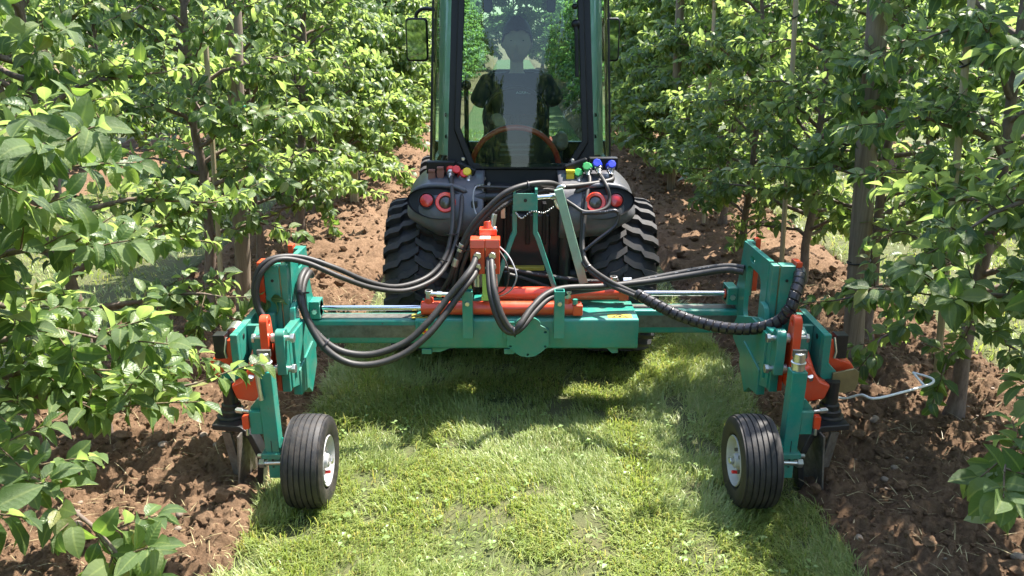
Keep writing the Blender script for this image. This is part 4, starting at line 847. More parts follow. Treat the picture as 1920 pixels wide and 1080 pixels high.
bme.transform(Matrix.Translation(-org(P_))); body = link_mesh('body', bme, 'skin', P_); rm = body.modifiers.new('remesh', 'REMESH'); rm.mode = 'VOXEL'; rm.voxel_size = 0.0075; rm.use_smooth_shade = True; sm = body.modifiers.new('smooth', 'SMOOTH'); sm.factor = 0.5; sm.iterations = 3
g = 0.014
def grow(ids, k): return [(sk_nodes[i][0], tuple(r + k for r in (sk_nodes[i][1] if isinstance(sk_nodes[i][1], tuple) else (sk_nodes[i][1],) * 2))) for i in ids]
sh = grow([0, 1, 2, 3, 6, 10], g); e1 = Vector(sk_nodes[6][0]).lerp(Vector(sk_nodes[7][0]), 0.78); e2 = Vector(sk_nodes[10][0]).lerp(Vector(sk_nodes[11][0]), 0.78)
sh += [(tuple(e1), (0.066, 0.066)), (tuple(e2), (0.066, 0.066)), ((HX, 5.268, 1.612), (0.064, 0.062))]
sme = skin_mesh(sh, [(0, 1), (1, 2), (2, 3), (3, 4), (3, 5), (4, 6), (5, 7), (3, 8)]); sme.transform(Matrix.Translation(-org(P_))); link_mesh('shirt', sme, 'shirt', P_)
tme = skin_mesh(grow([0, 14, 15, 16, 19, 20, 21], 0.012), [(0, 1), (1, 2), (2, 3), (0, 4), (4, 5), (5, 6)]); tme.transform(Matrix.Translation(-org(P_))); link_mesh('trousers', tme, 'trouser', P_)
hr = MB(); vs = []
for i in range(11):
    t = math.pi * 0.60 * i / 10
    for k in range(28):
        a = 2 * math.pi * k / 28; x, y, z = math.sin(t) * math.cos(a), math.sin(t) * math.sin(a), math.cos(t); fr_ = min(1, max(0, (0.6 - y) / 1.4)); lim = -0.55 + 1.0 * fr_ ** 1.2 + 0.05 * math.sin(9 * a)
        zz_ = max(z, lim * (0.9 + 0.1 * x)); vs.append((HC.x + x * (0.096 + 0.004 * math.sin(13 * a + 5 * t)), HC.y + 0.006 + y * 0.113, HC.z + 0.004 + zz_ * (0.145 + 0.004 * math.sin(7 * a))))
hr.add(vs, [(i * 28 + k, (i + 1) * 28 + k, (i + 1) * 28 + (k + 1) % 28, i * 28 + (k + 1) % 28) for i in range(10) for k in range(28)]); hr.build('hair', 'hair', P_, 60)
for s_ in (-1, 1):
    MB().ell((HC.x + s_ * 0.032, HC.y - 0.079, HC.z + 0.004), (0.012, 0.008, 0.006), 10, 8).build('eye', 'ink_and_shade', P_, 60)
txt = bpy.data.curves.new('shirt_print', 'FONT'); txt.body = 'AGRIFRUIT'; txt.size = 0.024; txt.extrude = 0.0006; to = bpy.data.objects.new('tmp_print', txt); COL.objects.link(to); pm = bpy.data.meshes.new_from_object(to.evaluated_get(bpy.context.evaluated_depsgraph_get())); bpy.data.objects.remove(to); to = link_mesh('shirt_print', pm, 'print', P_)
to.location = Vector((HX - 0.005, 5.135, 1.485)) - org(P_); to.rotation_euler = (R(84), 0, 0)
# ------------------------------------------------------------------ mounted orchard cultivator
IX = 0.078
I = empty('orchard_cultivator', (IX, 3.80, 0)); tag(I, 'teal and orange two armed orchard weeding implement mounted behind the tractor', 'farm implement')
def ipart(mb, name, mat, parent=None, bevel=0.004, smooth=35, mirror=False):
    if mirror: mb.mirror_x(IX)
    return mb.build(name, mat, parent or I, smooth, bevel)
# telescoping main beam
h = ipart(MB().prism(rrect(3.70, 3.99, 0.350, 0.508, 0.014, 3), 'x', -0.477, 0.624), 'beam_housing', 'teal', bevel=0.003)
ipart(MB().bx(-0.47, 0.60, 3.975, 3.987, 0.508, 0.522), 'housing_lip', 'teal', h)
for x0, x1 in ((-0.455, -0.40), (-0.045, 0.012)):
    q = ipart(MB().bx(x0, x1, 3.690, 3.7, 0.405, 0.497), 'slide_pad', 'teal', h, 0.003)
    ipart(MB().lathe([(0, 0), (0, 0.016), (0.005, 0.018), (0.009, 0.018)], ((x0 + x1) / 2, 3.681, 0.45), (0, 1, 0), 16), 'grease_plug', 'yellow', q, 0)
    ipart(MB().lathe([(0, 0), (0, 0.006), (0.004, 0.006)], ((x0 + x1) / 2, 3.677, 0.45), (0, 1, 0), 10), 'plug_bore', 'red_cap', q, 0)
    ipart(MB().bx(x0 + 0.005, x1, 3.70, 3.76, 0.322, 0.35), 'foot_plate', 'teal', h, 0.003)
ipart(MB().prism([(-0.40, 0.35), (-0.30, 0.35), (-0.36, 0.325), (-0.40, 0.325)], 'y', 3.72, 3.74), 'foot_plate', 'teal', h, 0.002)
ipart(MB().prism([(0.47, 0.35), (0.53, 0.35), (0.53, 0.32), (0.50, 0.32)], 'y', 3.72, 3.74), 'foot_plate', 'teal', h, 0.002)
# round headed cover plate with five holes
cp = [(IX + x, z) for x, z in [(-0.104, 0.375), (-0.104, 0.455), (-0.085, 0.470), (-0.062, 0.482)] + [(0.062 * math.cos(a) if False else 0.064 * math.cos(a), 0.482 + 0.045 * math.sin(a)) for a in [math.pi - math.pi * k / 10 for k in range(1, 10)]] + [(0.062, 0.482), (0.085, 0.470), (0.104, 0.455), (0.104, 0.375), (0.080, 0.352), (0.06, 0.335), (0.035, 0.319), (0, 0.314), (-0.035, 0.319), (-0.06, 0.335), (-0.080, 0.352)]]
ipart(MB().plate(cp, [circ(IX + x, z, 0.0065, 10) for x, z in ((-0.086, 0.372), (0.086, 0.372), (0, 0.328), (0.086, 0.448), (-0.086, 0.448))], 'y', 3.680, 3.694), 'cover_plate', 'teal', h, 0.0015)
for x in (-0.214, 0.228):   # hollow uprights clamping the cylinder
    q = MB().plate([(x - 0.025, 3.632), (x + 0.025, 3.632), (x + 0.025, 3.682), (x - 0.025, 3.682)], [[(x - 0.019, 3.638), (x + 0.019, 3.638), (x + 0.019, 3.676), (x - 0.019, 3.676)]], 'z', 0.432, 0.672)
    q = ipart(q, 'clamp_upright', 'teal', I, 0.002)
    ipart(MB().lathe([(0, 0), (0, 0.011), (0.006, 0.013), (0.012, 0.013)], (x, 3.620, 0.612), (0, 1, 0), 6), 'bolt', 'steel', q, 0)
# warning decals on the housing top
for xc, s_ in ((0.535, 1), (-0.44, -1)):
    d = ipart(MB().prism(rrect(xc - 0.06, xc + 0.06, 3.715, 3.775, 0.006), 'z', 0.5085, 0.5095), 'warning_decal', 'yellow_dull', h, 0)
    ipart(MB().plate([(xc - 0.045, 3.722), (xc + 0.045, 3.722), (xc, 3.770)], [[(xc - 0.032, 3.727), (xc + 0.032, 3.727), (xc, 3.761)]], 'z', 0.5095, 0.5102), 'decal_triangle', 'ink_and_shade', d, 0)
    ipart(MB().prism(circ(xc, 3.738, 0.008, 10), 'z', 0.5096, 0.5103), 'decal_mark', 'ink_and_shade', d, 0)
# inner beams, painted with a worn sliding face
for (x0, x1, y0, y1) in ((-1.0, -0.477, 3.716, 3.832), (0.624, 1.18, 3.862, 3.975)):
    q = ipart(MB().prism(rrect(y0, y1, 0.372, 0.497, 0.01, 3), 'x', x0, x1), 'inner_beam', 'teal', I, 0)
    ipart(MB().bx(x0, x1, y0 - 0.002, y0 + 0.004, 0.406, 0.470), 'worn_face', 'worn_steel', q, 0)
    ipart(MB().bx(x0, x1, y0 + 0.03, y1 - 0.02, 0.494, 0.4985), 'worn_face', 'worn_steel', q, 0)
def cylinder(x0, x1, y, z, xr, ring_x):
    s_ = 1 if xr > x1 else -1; r = 0.034
    o = ipart(MB().lathe([(0, 0.0), (0, 0.03), (0.004, r), (x1 - x0 - 0.004, r), (x1 - x0, 0.03), (x1 - x0, 0)], (x0, y, z), (1, 0, 0), 28), 'hydraulic_cylinder', 'orange', I, 0, 40)
    xe = x1 if s_ > 0 else x0
    ipart(MB().cyl((xe - 0.01 * s_, y, z), (xr, y, z), 0.0135), 'piston_rod', 'chrome', o, 0)
    ipart(MB().cyl((ring_x, y, z), (ring_x + 0.02 * s_, y, z), 0.024), 'rod_ring', 'orange', o, 0.003)
    for px_ in (x0 + 0.04, x1 - 0.07):
        ipart(MB().cyl((px_, y, z + 0.02), (px_, y, z + 0.052), 0.022), 'port_boss', 'orange', o, 0.003)
        ipart(MB().cyl((px_, y, z + 0.05), (px_, y, z + 0.092), 0.017, n=6).lathe([(0, 0), (0, 0.02), (0.014, 0.02)], (px_, y, z + 0.092), (0, 0, -1), 12), 'port_fitting', 'steel', o, 0.002)
    ipart(MB().bx(x1 - 0.045, x1 + 0.004, y - 0.038, y - 0.005, z - 0.03, z + 0.025), 'end_lug', 'orange', o, 0.006)
    return o
c1 = cylinder(-0.45, 0.344, 3.752, 0.549, -0.96, -0.945)
ipart(MB().cyl((-0.41, 3.745, 0.625), (-0.29, 3.74, 0.622), 0.011).cyl((-0.37, 3.744, 0.624), (-0.345, 3.743, 0.623), 0.016, n=6), 'hose_fitting', 'steel', c1, 0)
ipart(MB().cyl((0.31, 3.72, 0.58), (0.31, 3.72, 0.605), 0.013, n=6), 'bolt', 'teal', c1, 0)
c2 = cylinder(-0.152, 0.593, 3.93, 0.567, 1.12, 1.095)
# headstock
hs = ipart(MB().bx(0.005, 0.128, 4.00, 4.008, 0.985, 1.075).bx(0.005, 0.128, 4.085, 4.093, 0.985, 1.075).bx(0.005, 0.019, 4.006, 4.087, 0.985, 1.095).bx(0.116, 0.130, 4.006, 4.087, 0.985, 1.095), 'headstock_bracket', 'teal', I, 0.002)
ipart(MB().lathe([(0, 0), (0, 0.009), (0.003, 0.009)], (0.068, 3.997, 1.04), (0, 1, 0), 14), 'pin_hole_shade', 'ink_and_shade', hs, 0)  # flat black disc painted as the shade inside the pin bore
for s_ in (-1, 1):
    x = 0.067 + s_ * 0.053
    ipart(MB().path_bar([(x, 4.05, 1.0), (x, 4.05, 0.865), (x - s_ * -0.004 + s_ * 0.008, 4.048, 0.84), (0.067 + s_ * 0.175, 4.00, 0.52)], 0.024, 0.05), 'headstock_leg', 'teal', I, 0.003)
ipart(MB().cyl((0.13, 4.05, 1.045), (0.235, 4.06, 1.05), 0.014).cyl((0.195, 4.055, 1.048), (0.23, 4.06, 1.05), 0.019), 'top_link_pin', 'chrome', I, 0)
ipart(MB().tube([(0.255 + 0.035 * math.cos(a), 4.08, 1.04 + 0.06 * math.sin(a)) for a in [R(60) + R(250) * k / 14 for k in range(15)]], 0.008, 8), 'link_shackle', 'steel', I, 0, 60)
ch = MB(); cpts = spline([(0.02, 4.0, 0.975), (0.05, 3.99, 0.95), (0.10, 3.99, 0.985), (0.16, 4.0, 0.975), (0.21, 4.02, 1.0)], 5)
for i, p in enumerate(cpts): ch.ell(p, (0.006, 0.004, 0.004) if i % 2 else (0.004, 0.005, 0.006), 8, 6)
ipart(ch, 'safety_chain', 'steel', I, 0, 60)
ipart(MB().bar((0.235, 4.015, 1.095), (0.375, 4.0, 0.60), 0.045, 0.03, (0, 1, 0)), 'parking_stand', 'pale_green', I, 0.004)
ipart(MB().bx(0.06, 0.11, 3.985, 4.02, 0.40, 0.54).bx(-0.13, -0.07, 3.985, 4.06, 0.38, 0.56).bx(0.22, 0.28, 3.985, 4.06, 0.38, 0.56), 'hitch_bracket', 'teal', I, 0.003)
# valve block
vb = None
for x0, x1 in ((-0.200, -0.132), (-0.128, -0.060)):
    q = ipart(MB().bx(x0, x1, 3.722, 3.80, 0.732, 0.862), 'valve_block', 'orange', I, 0.003)
    ipart(MB().prism([(3.716, 0.862), (3.724, 0.905), (3.802, 0.905), (3.802, 0.862)], 'x', x0 - 0.002, x1 + 0.002), 'valve_lid', 'orange', q, 0.004)
    for z in (0.83, 0.775):
        ipart(MB().cyl(((x0 + x1) / 2, 3.695, z), ((x0 + x1) / 2, 3.724, z), 0.019, n=6), 'port_nut', 'steel', q, 0.002)
    ipart(MB().cyl(((x0 + x1) / 2, 3.76, 0.66), ((x0 + x1) / 2, 3.76, 0.732), 0.023), 'solenoid', 'steel', q, 0.002)
    ipart(MB().cyl(((x0 + x1) / 2, 3.76, 0.635), ((x0 + x1) / 2, 3.76, 0.66), 0.027), 'solenoid_cap', 'frame_black', q, 0.003)
ipart(MB().bx(-0.155, -0.105, 3.74, 3.79, 0.9052, 0.9062), 'sticker', 'white_sticker', I, 0)
ipart(MB().bx(-0.145, -0.115, 3.715, 3.722, 0.62, 0.735).bx(-0.15, -0.105, 3.712, 3.722, 0.60, 0.625), 'valve_bracket', 'lime', I, 0.002)
ipart(MB().prism([(-0.228, 0.60), (-0.19, 0.60), (-0.19, 0.66), (-0.20, 0.69), (-0.218, 0.69), (-0.228, 0.67)], 'y', 3.69, 3.70), 'valve_bracket', 'lime', I, 0.002)
ipart(MB().cyl((-0.13, 3.80, 0.58), (-0.13, 3.80, 0.74), 0.02).bx(-0.19, -0.08, 3.76, 3.84, 0.56, 0.59), 'valve_stand', 'teal', I, 0.003)
ipart(MB().cyl((-0.115, 3.83, 0.90), (-0.120, 3.85, 0.965), 0.025, 0.02).bx(-0.16, -0.075, 3.80, 3.87, 0.905, 0.935), 'valve_head', 'orange', I, 0.003)
ipart(MB().bar((-0.10, 3.84, 0.92), (-0.085, 3.86, 1.0), 0.012, 0.03).cyl((-0.09, 3.82, 0.93), (-0.075, 3.82, 0.935), 0.015), 'valve_lever', 'steel', I, 0.003)

# ------------------------------------------------------------------ the two side arms
def arm(right):
    dy = 0.12 if right else 0.0; mr = right
    def A(mb, name, mat, parent=None, bevel=0.003, smooth=35): return ipart(mb, name, mat, parent, bevel, smooth, mr)
    top = rrect(3.585 + dy * 0.6, 3.65 + dy * 0.6, 0.800, 0.828, 0.012, 3); hole = rrect(3.535, 3.685 + dy * 0.7, 0.50, 0.775, 0.05, 4)
    mp = A(MB().plate([(3.45, 0.40), (3.45, 0.875), (3.75 + dy * 0.8, 0.868), (3.775 + dy, 0.66), (3.80 + dy, 0.60), (3.865 + dy, 0.545), (3.865 + dy, 0.37), (3.6, 0.37)], [hole, top], 'x', -1.02, -0.996), 'mast_plate', 'teal', None, 0.002)
    A(MB().bx(-1.10, -1.035, 3.395, 3.455, 0.36, 0.868).bx(-1.03, -1.0, 3.402, 3.452, 0.36, 0.868), 'mast_column', 'teal', mp)
    A(MB().bx(-1.0355, -1.0295, 3.405, 3.45, 0.37, 0.86), 'wear_strip', 'brass', mp, 0)
    A(MB().prism([(3.37, 0.42), (3.37, 0.645), (3.385, 0.675), (3.41, 0.685), (3.452, 0.685), (3.452, 0.42)], 'x', -0.996, -0.972), 'mast_flange', 'teal', mp)
    A(MB().bx(-1.130, -1.103, 3.40, 3.475, 0.35, 0.882), 'slide_rail', 'orange', mp)
    A(MB().bx(-1.085, -1.06, 3.745 + dy, 3.785 + dy, 0.60, 0.872), 'slide_rail', 'orange', mp)
    A(MB().bx(-1.055, -1.022, 3.73 + dy, 3.785 + dy, 0.58, 0.86), 'mast_column', 'teal', mp)
    for z in (0.47, 0.53, 0.80):
        A(MB().lathe([(0, 0), (0, 0.007), (0.003, 0.007)], (-1.065, 3.393, z), (0, 1, 0), 10), 'bolt_hole_shade', 'ink_and_shade', mp, 0)  # black discs stand for the shaded inside of bolt bores
    if right: cl = (3.875, 3.985)
    else: cl = (3.71, 3.795)
    z0 = 0.567 if right else 0.549
    q = A(MB().bx(-0.996, -0.945, cl[0], cl[1], z0 - 0.045, z0 + 0.045).cyl((-1.0, (cl[0] + cl[1]) / 2, z0), (-0.945, (cl[0] + cl[1]) / 2, z0), 0.04), 'rod_clevis', 'teal', mp)
    A(MB().lathe([(0, 0), (0, 0.013), (0.006, 0.015), (0.012, 0.015)], (-0.97, cl[0] - 0.01, z0 - 0.005), (0, 1, 0), 6), 'bolt', 'steel', q, 0)
    # slanted base gusset below the mast
    bg = A(MB().prism([(3.20, 0.63), (3.40, 0.625), (3.60 + dy, 0.52), (3.64 + dy, 0.47), (3.64 + dy, 0.39), (3.42, 0.30), (3.20, 0.37)], 'x', -0.992, -0.955), 'base_gusset', 'teal')
    A(MB().prism([(3.24, 0.61), (3.46, 0.605), (3.46, 0.60), (3.24, 0.40)], 'x', -0.956, -0.945), 'gusset_rib', 'teal', bg)
    for k in range(5): A(MB().ell((-0.952, 3.30 + 0.005 * k, 0.575 - 0.045 * k), (0.006, 0.006, 0.006), 8, 6), 'weld_nut', 'teal', bg, 0)
    A(MB().prism([(3.30, 0.41), (3.56, 0.45), (3.60, 0.40), (3.60, 0.32), (3.48, 0.22), (3.42, 0.27), (3.30, 0.29)], 'x', -0.985, -0.948), 'guard_plate', 'teal', bg)
    A(MB().bx(-1.14, -0.99, 3.26, 3.44, 0.37, 0.42), 'arm_base', 'teal', bg)
    # parallel link
    lg = A(MB().prism([(3.13, 0.46), (3.13, 0.632)] + [(3.163 + 0.033 * math.cos(a), 0.632 + 0.026 * math.sin(a)) for a in [math.pi - math.pi * k / 8 for k in range(1, 9)]] + [(3.20, 0.46)], 'x', -0.997, -0.957), 'link_lug', 'teal')
    A(MB().bx(-0.997, -0.962, 3.18, 3.26, 0.36, 0.62), 'link_spacer', 'teal', lg)
    for z, xa, xb in ((0.618, -1.10, -0.925), (0.478, -1.06, -0.93)):
        A(MB().cyl((xa, 3.163, z), (xb, 3.163, z), 0.0125), 'link_pin', 'steel', lg, 0.002); A(MB().cyl((-1.018, 3.163, z), (-0.998, 3.163, z), 0.022), 'bushing', 'steel', lg, 0.002)
        A(MB().cyl((xb - 0.012, 3.163, z), (xb + 0.004, 3.163, z), 0.021, n=6).cyl((xa, 3.163, z), (xa + 0.012, 3.163, z), 0.021, n=6), 'pin_nut', 'steel', lg, 0.002)
    ol = A(MB().plate([(3.125, 0.40), (3.125, 0.69)] + [(3.158 + 0.033 * math.cos(a), 0.69 + 0.033 * math.sin(a)) for a in [math.pi - math.pi * k / 8 for k in range(1, 9)]] + [(3.205, 0.60), (3.205, 0.40)], [circ(3.16, 0.688, 0.013, 12)], 'x', -1.055, -1.021), 'swing_link', 'orange')
    A(MB().bx(-1.02, -1.0, 3.19, 3.24, 0.36, 0.60), 'swing_stop', 'orange', ol)
    # outer bracket
    op = A(MB().prism([(3.132, 0.655), (3.42, 0.662), (3.42, 0.60), (3.27, 0.50), (3.27, 0.40), (3.132, 0.42)], 'x', -1.172, -1.142), 'outer_plate', 'teal')
    A(MB().prism([(-1.141, 0.656), (-1.173, 0.656), (-1.173, 0.53), (-1.238, 0.462), (-1.238, 0.40), (-1.205, 0.40), (-1.141, 0.47)], 'y', 3.098, 3.131), 'outer_plate_nose', 'teal', op, 0.005)
    A(MB().bx(-1.141, -1.058, 3.225, 3.25, 0.42, 0.652), 'back_plate', 'teal', op); A(MB().prism([(3.15, 0.43), (3.15, 0.62), (3.224, 0.65), (3.224, 0.43)], 'x', -1.10, -1.062), 'stop_block', 'teal', op)
    A(MB().lathe([(0, 0), (0, 0.012), (0.004, 0.012)], (-1.1405, 3.18, 0.62), (-1, 0, 0), 12), 'bolt_hole_shade', 'ink_and_shade', op, 0)  # no real bore: its inner shade is a black disc
    A(MB().bx(-1.142, -1.06, 3.36, 3.39, 0.50, 0.655), 'rear_brace', 'teal', op)
    # rocker with sensor box
    rk = A(MB().prism([(-1.175, 0.62), (-1.20, 0.62), (-1.215, 0.54), (-1.285, 0.515), (-1.30, 0.49), (-1.30, 0.44), (-1.175, 0.44)], 'y', 3.135, 3.24), 'rocker', 'orange', None, 0.008)
    A(MB().bx(-1.258, -1.208, 3.135, 3.19, 0.535, 0.64), 'sensor_box', 'black_paint', rk, 0.003)
    if right: A(MB().prism([(-1.19, 0.40), (-1.25, 0.40), (-1.29, 0.41), (-1.30, 0.44), (-1.30, 0.495), (-1.28, 0.51), (-1.19, 0.49)], 'y', 3.085, 3.097), 'end_plate', 'brass', rk, 0.002)
    else: A(MB().cyl((-1.19, 3.2, 0.62), (-1.19, 3.26, 0.63), 0.035), 'end_cap', 'steel', rk, 0.003)
    A(MB().tube([(-1.20, 3.14, 0.63), (-1.21, 3.13, 0.57), (-1.205, 3.13, 0.54)], 0.005, 6), 'sensor_pin', 'steel', rk, 0)
    # gearbox and hoe
    gb = A(MB().prism([(-1.175, 0.45), (-1.155, 0.385), (-1.085, 0.372), (-1.045, 0.395), (-1.045, 0.52), (-1.08, 0.54), (-1.13, 0.47)], 'y', 3.05, 3.20), 'gearbox', 'orange', None, 0.012)
    A(MB().prism([(3.06, 0.475), (3.20, 0.56), (3.22, 0.54), (3.22, 0.44), (3.06, 0.44)], 'x', -1.12, -1.05), 'gearbox_cover', 'orange', gb, 0.01)
    A(MB().cyl((-1.085, 3.056, 0.475), (-1.08, 3.045, 0.495), 0.012, n=6), 'bolt', 'steel', gb, 0)
    hb = A(MB().lathe([(0, 0.0), (0, 0.03), (0.10, 0.03), (0.105, 0.04), (0.125, 0.04), (0.13, 0.05), (0.15, 0.05), (0.155, 0.062), (0.18, 0.064), (0.18, 0.0)], (-1.19, 3.08, 0.46), (0, 0, -1), 24), 'tool_hub', 'black_paint', None, 0)
    A(MB().path_bar([(-1.25, 3.03, 0.285), (-1.13, 3.01, 0.285), (-1.085, 3.0, 0.255), (-1.045, 2.99, 0.16), (-1.062, 2.985, 0.02)], 0.026, 0.07), 'hoe_arm', 'black_paint', hb, 0.005)
    A(MB().add([(-1.125, 2.93, 0.275), (-1.115, 3.06, 0.28), (-1.10, 3.08, -0.05), (-1.14, 2.90, -0.05), (-1.118, 2.93, 0.275), (-1.108, 3.06, 0.28), (-1.093, 3.08, -0.05), (-1.133, 2.90, -0.05)], [(0, 1, 2, 3), (4, 7, 6, 5), (0, 4, 5, 1), (1, 5, 6, 2), (2, 6, 7, 3), (3, 7, 4, 0)]), 'hoe_blade', 'soil_steel', hb, 0)
    A(MB().bar((-1.20, 3.02, 0.25), (-1.16, 3.0, 0.05), 0.01, 0.05), 'hoe_tine', 'soil_steel', hb, 0.002)
    # gauge wheel post
    px0, px1, py0, py1 = -1.007, -0.945, 2.898, 2.958
    ps = A(MB().add([(px0 + 0.004, py0, 0.205), (px1, py0, 0.205), (px1, py1, 0.205), (px0 + 0.004, py1, 0.205), (px0 - 0.004, py0, 0.575), (px1 - 0.004, py0, 0.575), (px1 - 0.004, py1, 0.575), (px0 - 0.004, py1, 0.575)], [(0, 3, 2, 1), (4, 5, 6, 7), (0, 1, 5, 4), (1, 2, 6, 5), (2, 3, 7, 6), (3, 0, 4, 7)]), 'wheel_post', 'teal', None, 0.004)
    A(MB().bx(px0 + 0.008, px1 - 0.006, py0 + 0.006, py1 - 0.006, 0.10, 0.21), 'inner_post', 'teal', ps)
    for k in range(3): A(MB().bx(-0.982, -0.974 + 0.006 * (k % 2), py0 + 0.0045, py0 + 0.007, 0.150 + 0.016 * k, 0.156 + 0.016 * k), 'scale_mark', 'ink_and_shade', ps, 0)
    A(MB().bx(px0 - 0.012, px1 + 0.006, py0 - 0.012, py1 + 0.004, 0.196, 0.222), 'clamp_collar', 'teal', ps, 0.005); A(MB().bx(-0.9775, -0.9745, py0 - 0.0008, py0 + 0.002, 0.222, 0.275), 'clamp_slit_shade', 'ink_and_shade', ps, 0)  # the slit is a black strip, its shade put into the colour
    for x in (px0 - 0.02, px1 + 0.012): A(MB().cyl((x - 0.008, py0 - 0.003, 0.209), (x + 0.008, py0 - 0.003, 0.209), 0.010, n=6), 'bolt', 'steel', ps, 0.001)
    A(MB().bar((px1 + 0.004, py0 + 0.01, 0.235), (px1 + 0.02, py0 + 0.03, 0.27), 0.02, 0.03).cyl((px1 + 0.014, py0 + 0.02, 0.262), (px1 + 0.036, py0 + 0.02, 0.262), 0.009, n=6), 'clamp_ear', 'teal', ps)
    ht = A(MB().lathe([(0, 0), (0, 0.026), (0.026, 0.026), (0.028, 0.030), (0.034, 0.030), (0.036, 0.024), (0.07, 0.024), (0.074, 0.02), (0.074, 0)], (-0.979, 2.928, 0.575), (0, 0, 1), 20), 'spindle_head', 'steel', ps, 0.001)
    A(MB().bx(-1.006, -0.952, 2.92, 2.936, 0.632, 0.66), 'spindle_slot', 'worn_steel', ht, 0.002)
    if not right: A(MB().tube([(-1.0, 2.895, 0.645), (-1.002, 2.885, 0.61), (-0.995, 2.884, 0.50), (-0.992, 2.884, 0.465)], [0.013, 0.011, 0.009, 0.011], 8), 'crank_lever', 'steel', ht, 0, 60)
    bk = A(MB().prism([(px0, 0.44), (px0 - 0.02, 0.445), (px0 - 0.052, 0.405), (px0 - 0.052, 0.30), (px0, 0.30)], 'y', 2.93, 2.95), 'side_bracket', 'teal', ps); A(MB().bx(px0 - 0.05, px0, 2.905, 2.932, 0.30, 0.40), 'side_bracket', 'teal', ps)
    A(MB().prism(rrect(px0 - 0.078, px0 - 0.050, 0.325, 0.385, 0.009), 'y', 2.895, 2.92), 'clamp_handle', 'orange', bk, 0.004)
    A(MB().cyl((px0 - 0.045, 2.90, 0.405), (px0 - 0.10, 2.90, 0.412), 0.0065).cyl((px0 - 0.07, 2.90, 0.409), (px0 - 0.095, 2.90, 0.412), 0.012, n=6).cyl((px0 - 0.06, 2.90, 0.33), (px0 - 0.062, 2.90, 0.30), 0.006), 'clamp_bolt', 'steel', bk, 0.001)
    # gauge wheel
    WC = Vector((-0.818, 2.89, 0.19)); r, hw = 0.190, 0.082
    A(MB().cyl((-1.025, 2.915, 0.165), (-0.84, 2.89, 0.188), 0.0125).cyl((-1.035, 2.917, 0.164), (-1.012, 2.914, 0.166), 0.02, n=6).cyl((-0.94, 2.904, 0.176), (-0.915, 2.90, 0.179), 0.02), 'wheel_axle', 'steel', ps, 0.001)
    prof = [(-0.055, 0.102), (-0.072, 0.115), (-hw, 0.145), (-hw + 0.003, 0.165), (-hw + 0.010, r - 0.011)]
    xs_ = np.linspace(-hw + 0.016, hw - 0.016, 7)
    for a, b_ in zip(xs_[:-1], xs_[1:]):
        rr = lambda q: r - 0.010 * (abs(q) / hw) ** 2.6
        prof += [(a + 0.0018, rr(a) - 0.006), (a + 0.003, rr(a)), (b_ - 0.003, rr(b_)), (b_ - 0.0018, rr(b_) - 0.006)]
    prof += [(hw - 0.010, r - 0.011), (hw - 0.003, 0.165), (hw, 0.145), (0.072, 0.115), (0.055, 0.102)]
    gw = A(MB().lathe(prof, WC, (1, 0, 0), 56), 'gauge_wheel', 'rubber', None, 0, 30)
    rim = A(MB().lathe([(0.062, 0.098), (0.070, 0.104), (0.074, 0.101), (0.068, 0.094), (0.056, 0.089), (0.046, 0.080), (0.044, 0.066), (0.049, 0.056), (0.051, 0.034), (0.058, 0.030), (0.070, 0.028), (0.073, 0.024), (0.073, 0.0)], WC, (1, 0, 0), 44), 'rim', 'rim_white', gw, 0, 30)
    A(MB().lathe([(-0.055, 0.102), (-0.066, 0.098), (-0.05, 0.088), (-0.02, 0.06), (-0.02, 0)], WC, (1, 0, 0), 32), 'rim', 'rim_white', gw, 0)
    A(MB().lathe([(0.073, 0), (0.073, 0.016), (0.086, 0.016), (0.090, 0.012), (0.090, 0)], WC, (1, 0, 0), 6), 'hub_nut', 'steel', rim, 0.001)
    for k in range(4):
        a = R(45 + 90 * k); A(MB().cyl((WC.x + 0.049, WC.y + 0.046 * math.cos(a), WC.z + 0.046 * math.sin(a)), (WC.x + 0.062, WC.y + 0.046 * math.cos(a), WC.z + 0.046 * math.sin(a)), 0.008, n=6), 'wheel_bolt', 'worn_steel', rim, 0)
    A(MB().cyl((WC.x + 0.045, WC.y - 0.01, WC.z - 0.048), (WC.x + 0.078, WC.y - 0.01, WC.z - 0.046), 0.007), 'tyre_valve', 'red_cap', rim, 0.001)
arm(False); arm(True)
q = ipart(MB().tube(spline([(1.40, 3.16, 0.345), (1.445, 3.15, 0.345), (1.494, 3.12, 0.375), (1.518, 3.05, 0.391), (1.64, 3.07, 0.41), (1.760, 3.10, 0.430), (1.792, 3.12, 0.436), (1.803, 3.15, 0.436), (1.79, 3.18, 0.435), (1.759, 3.23, 0.43)], 5), 0.0052, 8), 'trip_rod', 'white_paint', I, 0, 60)
ipart(MB().tube([(1.759, 3.23, 0.43), (1.744, 3.095, 0.427)], 0.0048, 8), 'trip_rod_brace', 'white_paint', q, 0, 60)
ipart(MB().bx(1.375, 1.405, 3.14, 3.17, 0.33, 0.44), 'trip_rod_holder', 'brass', I, 0.002)
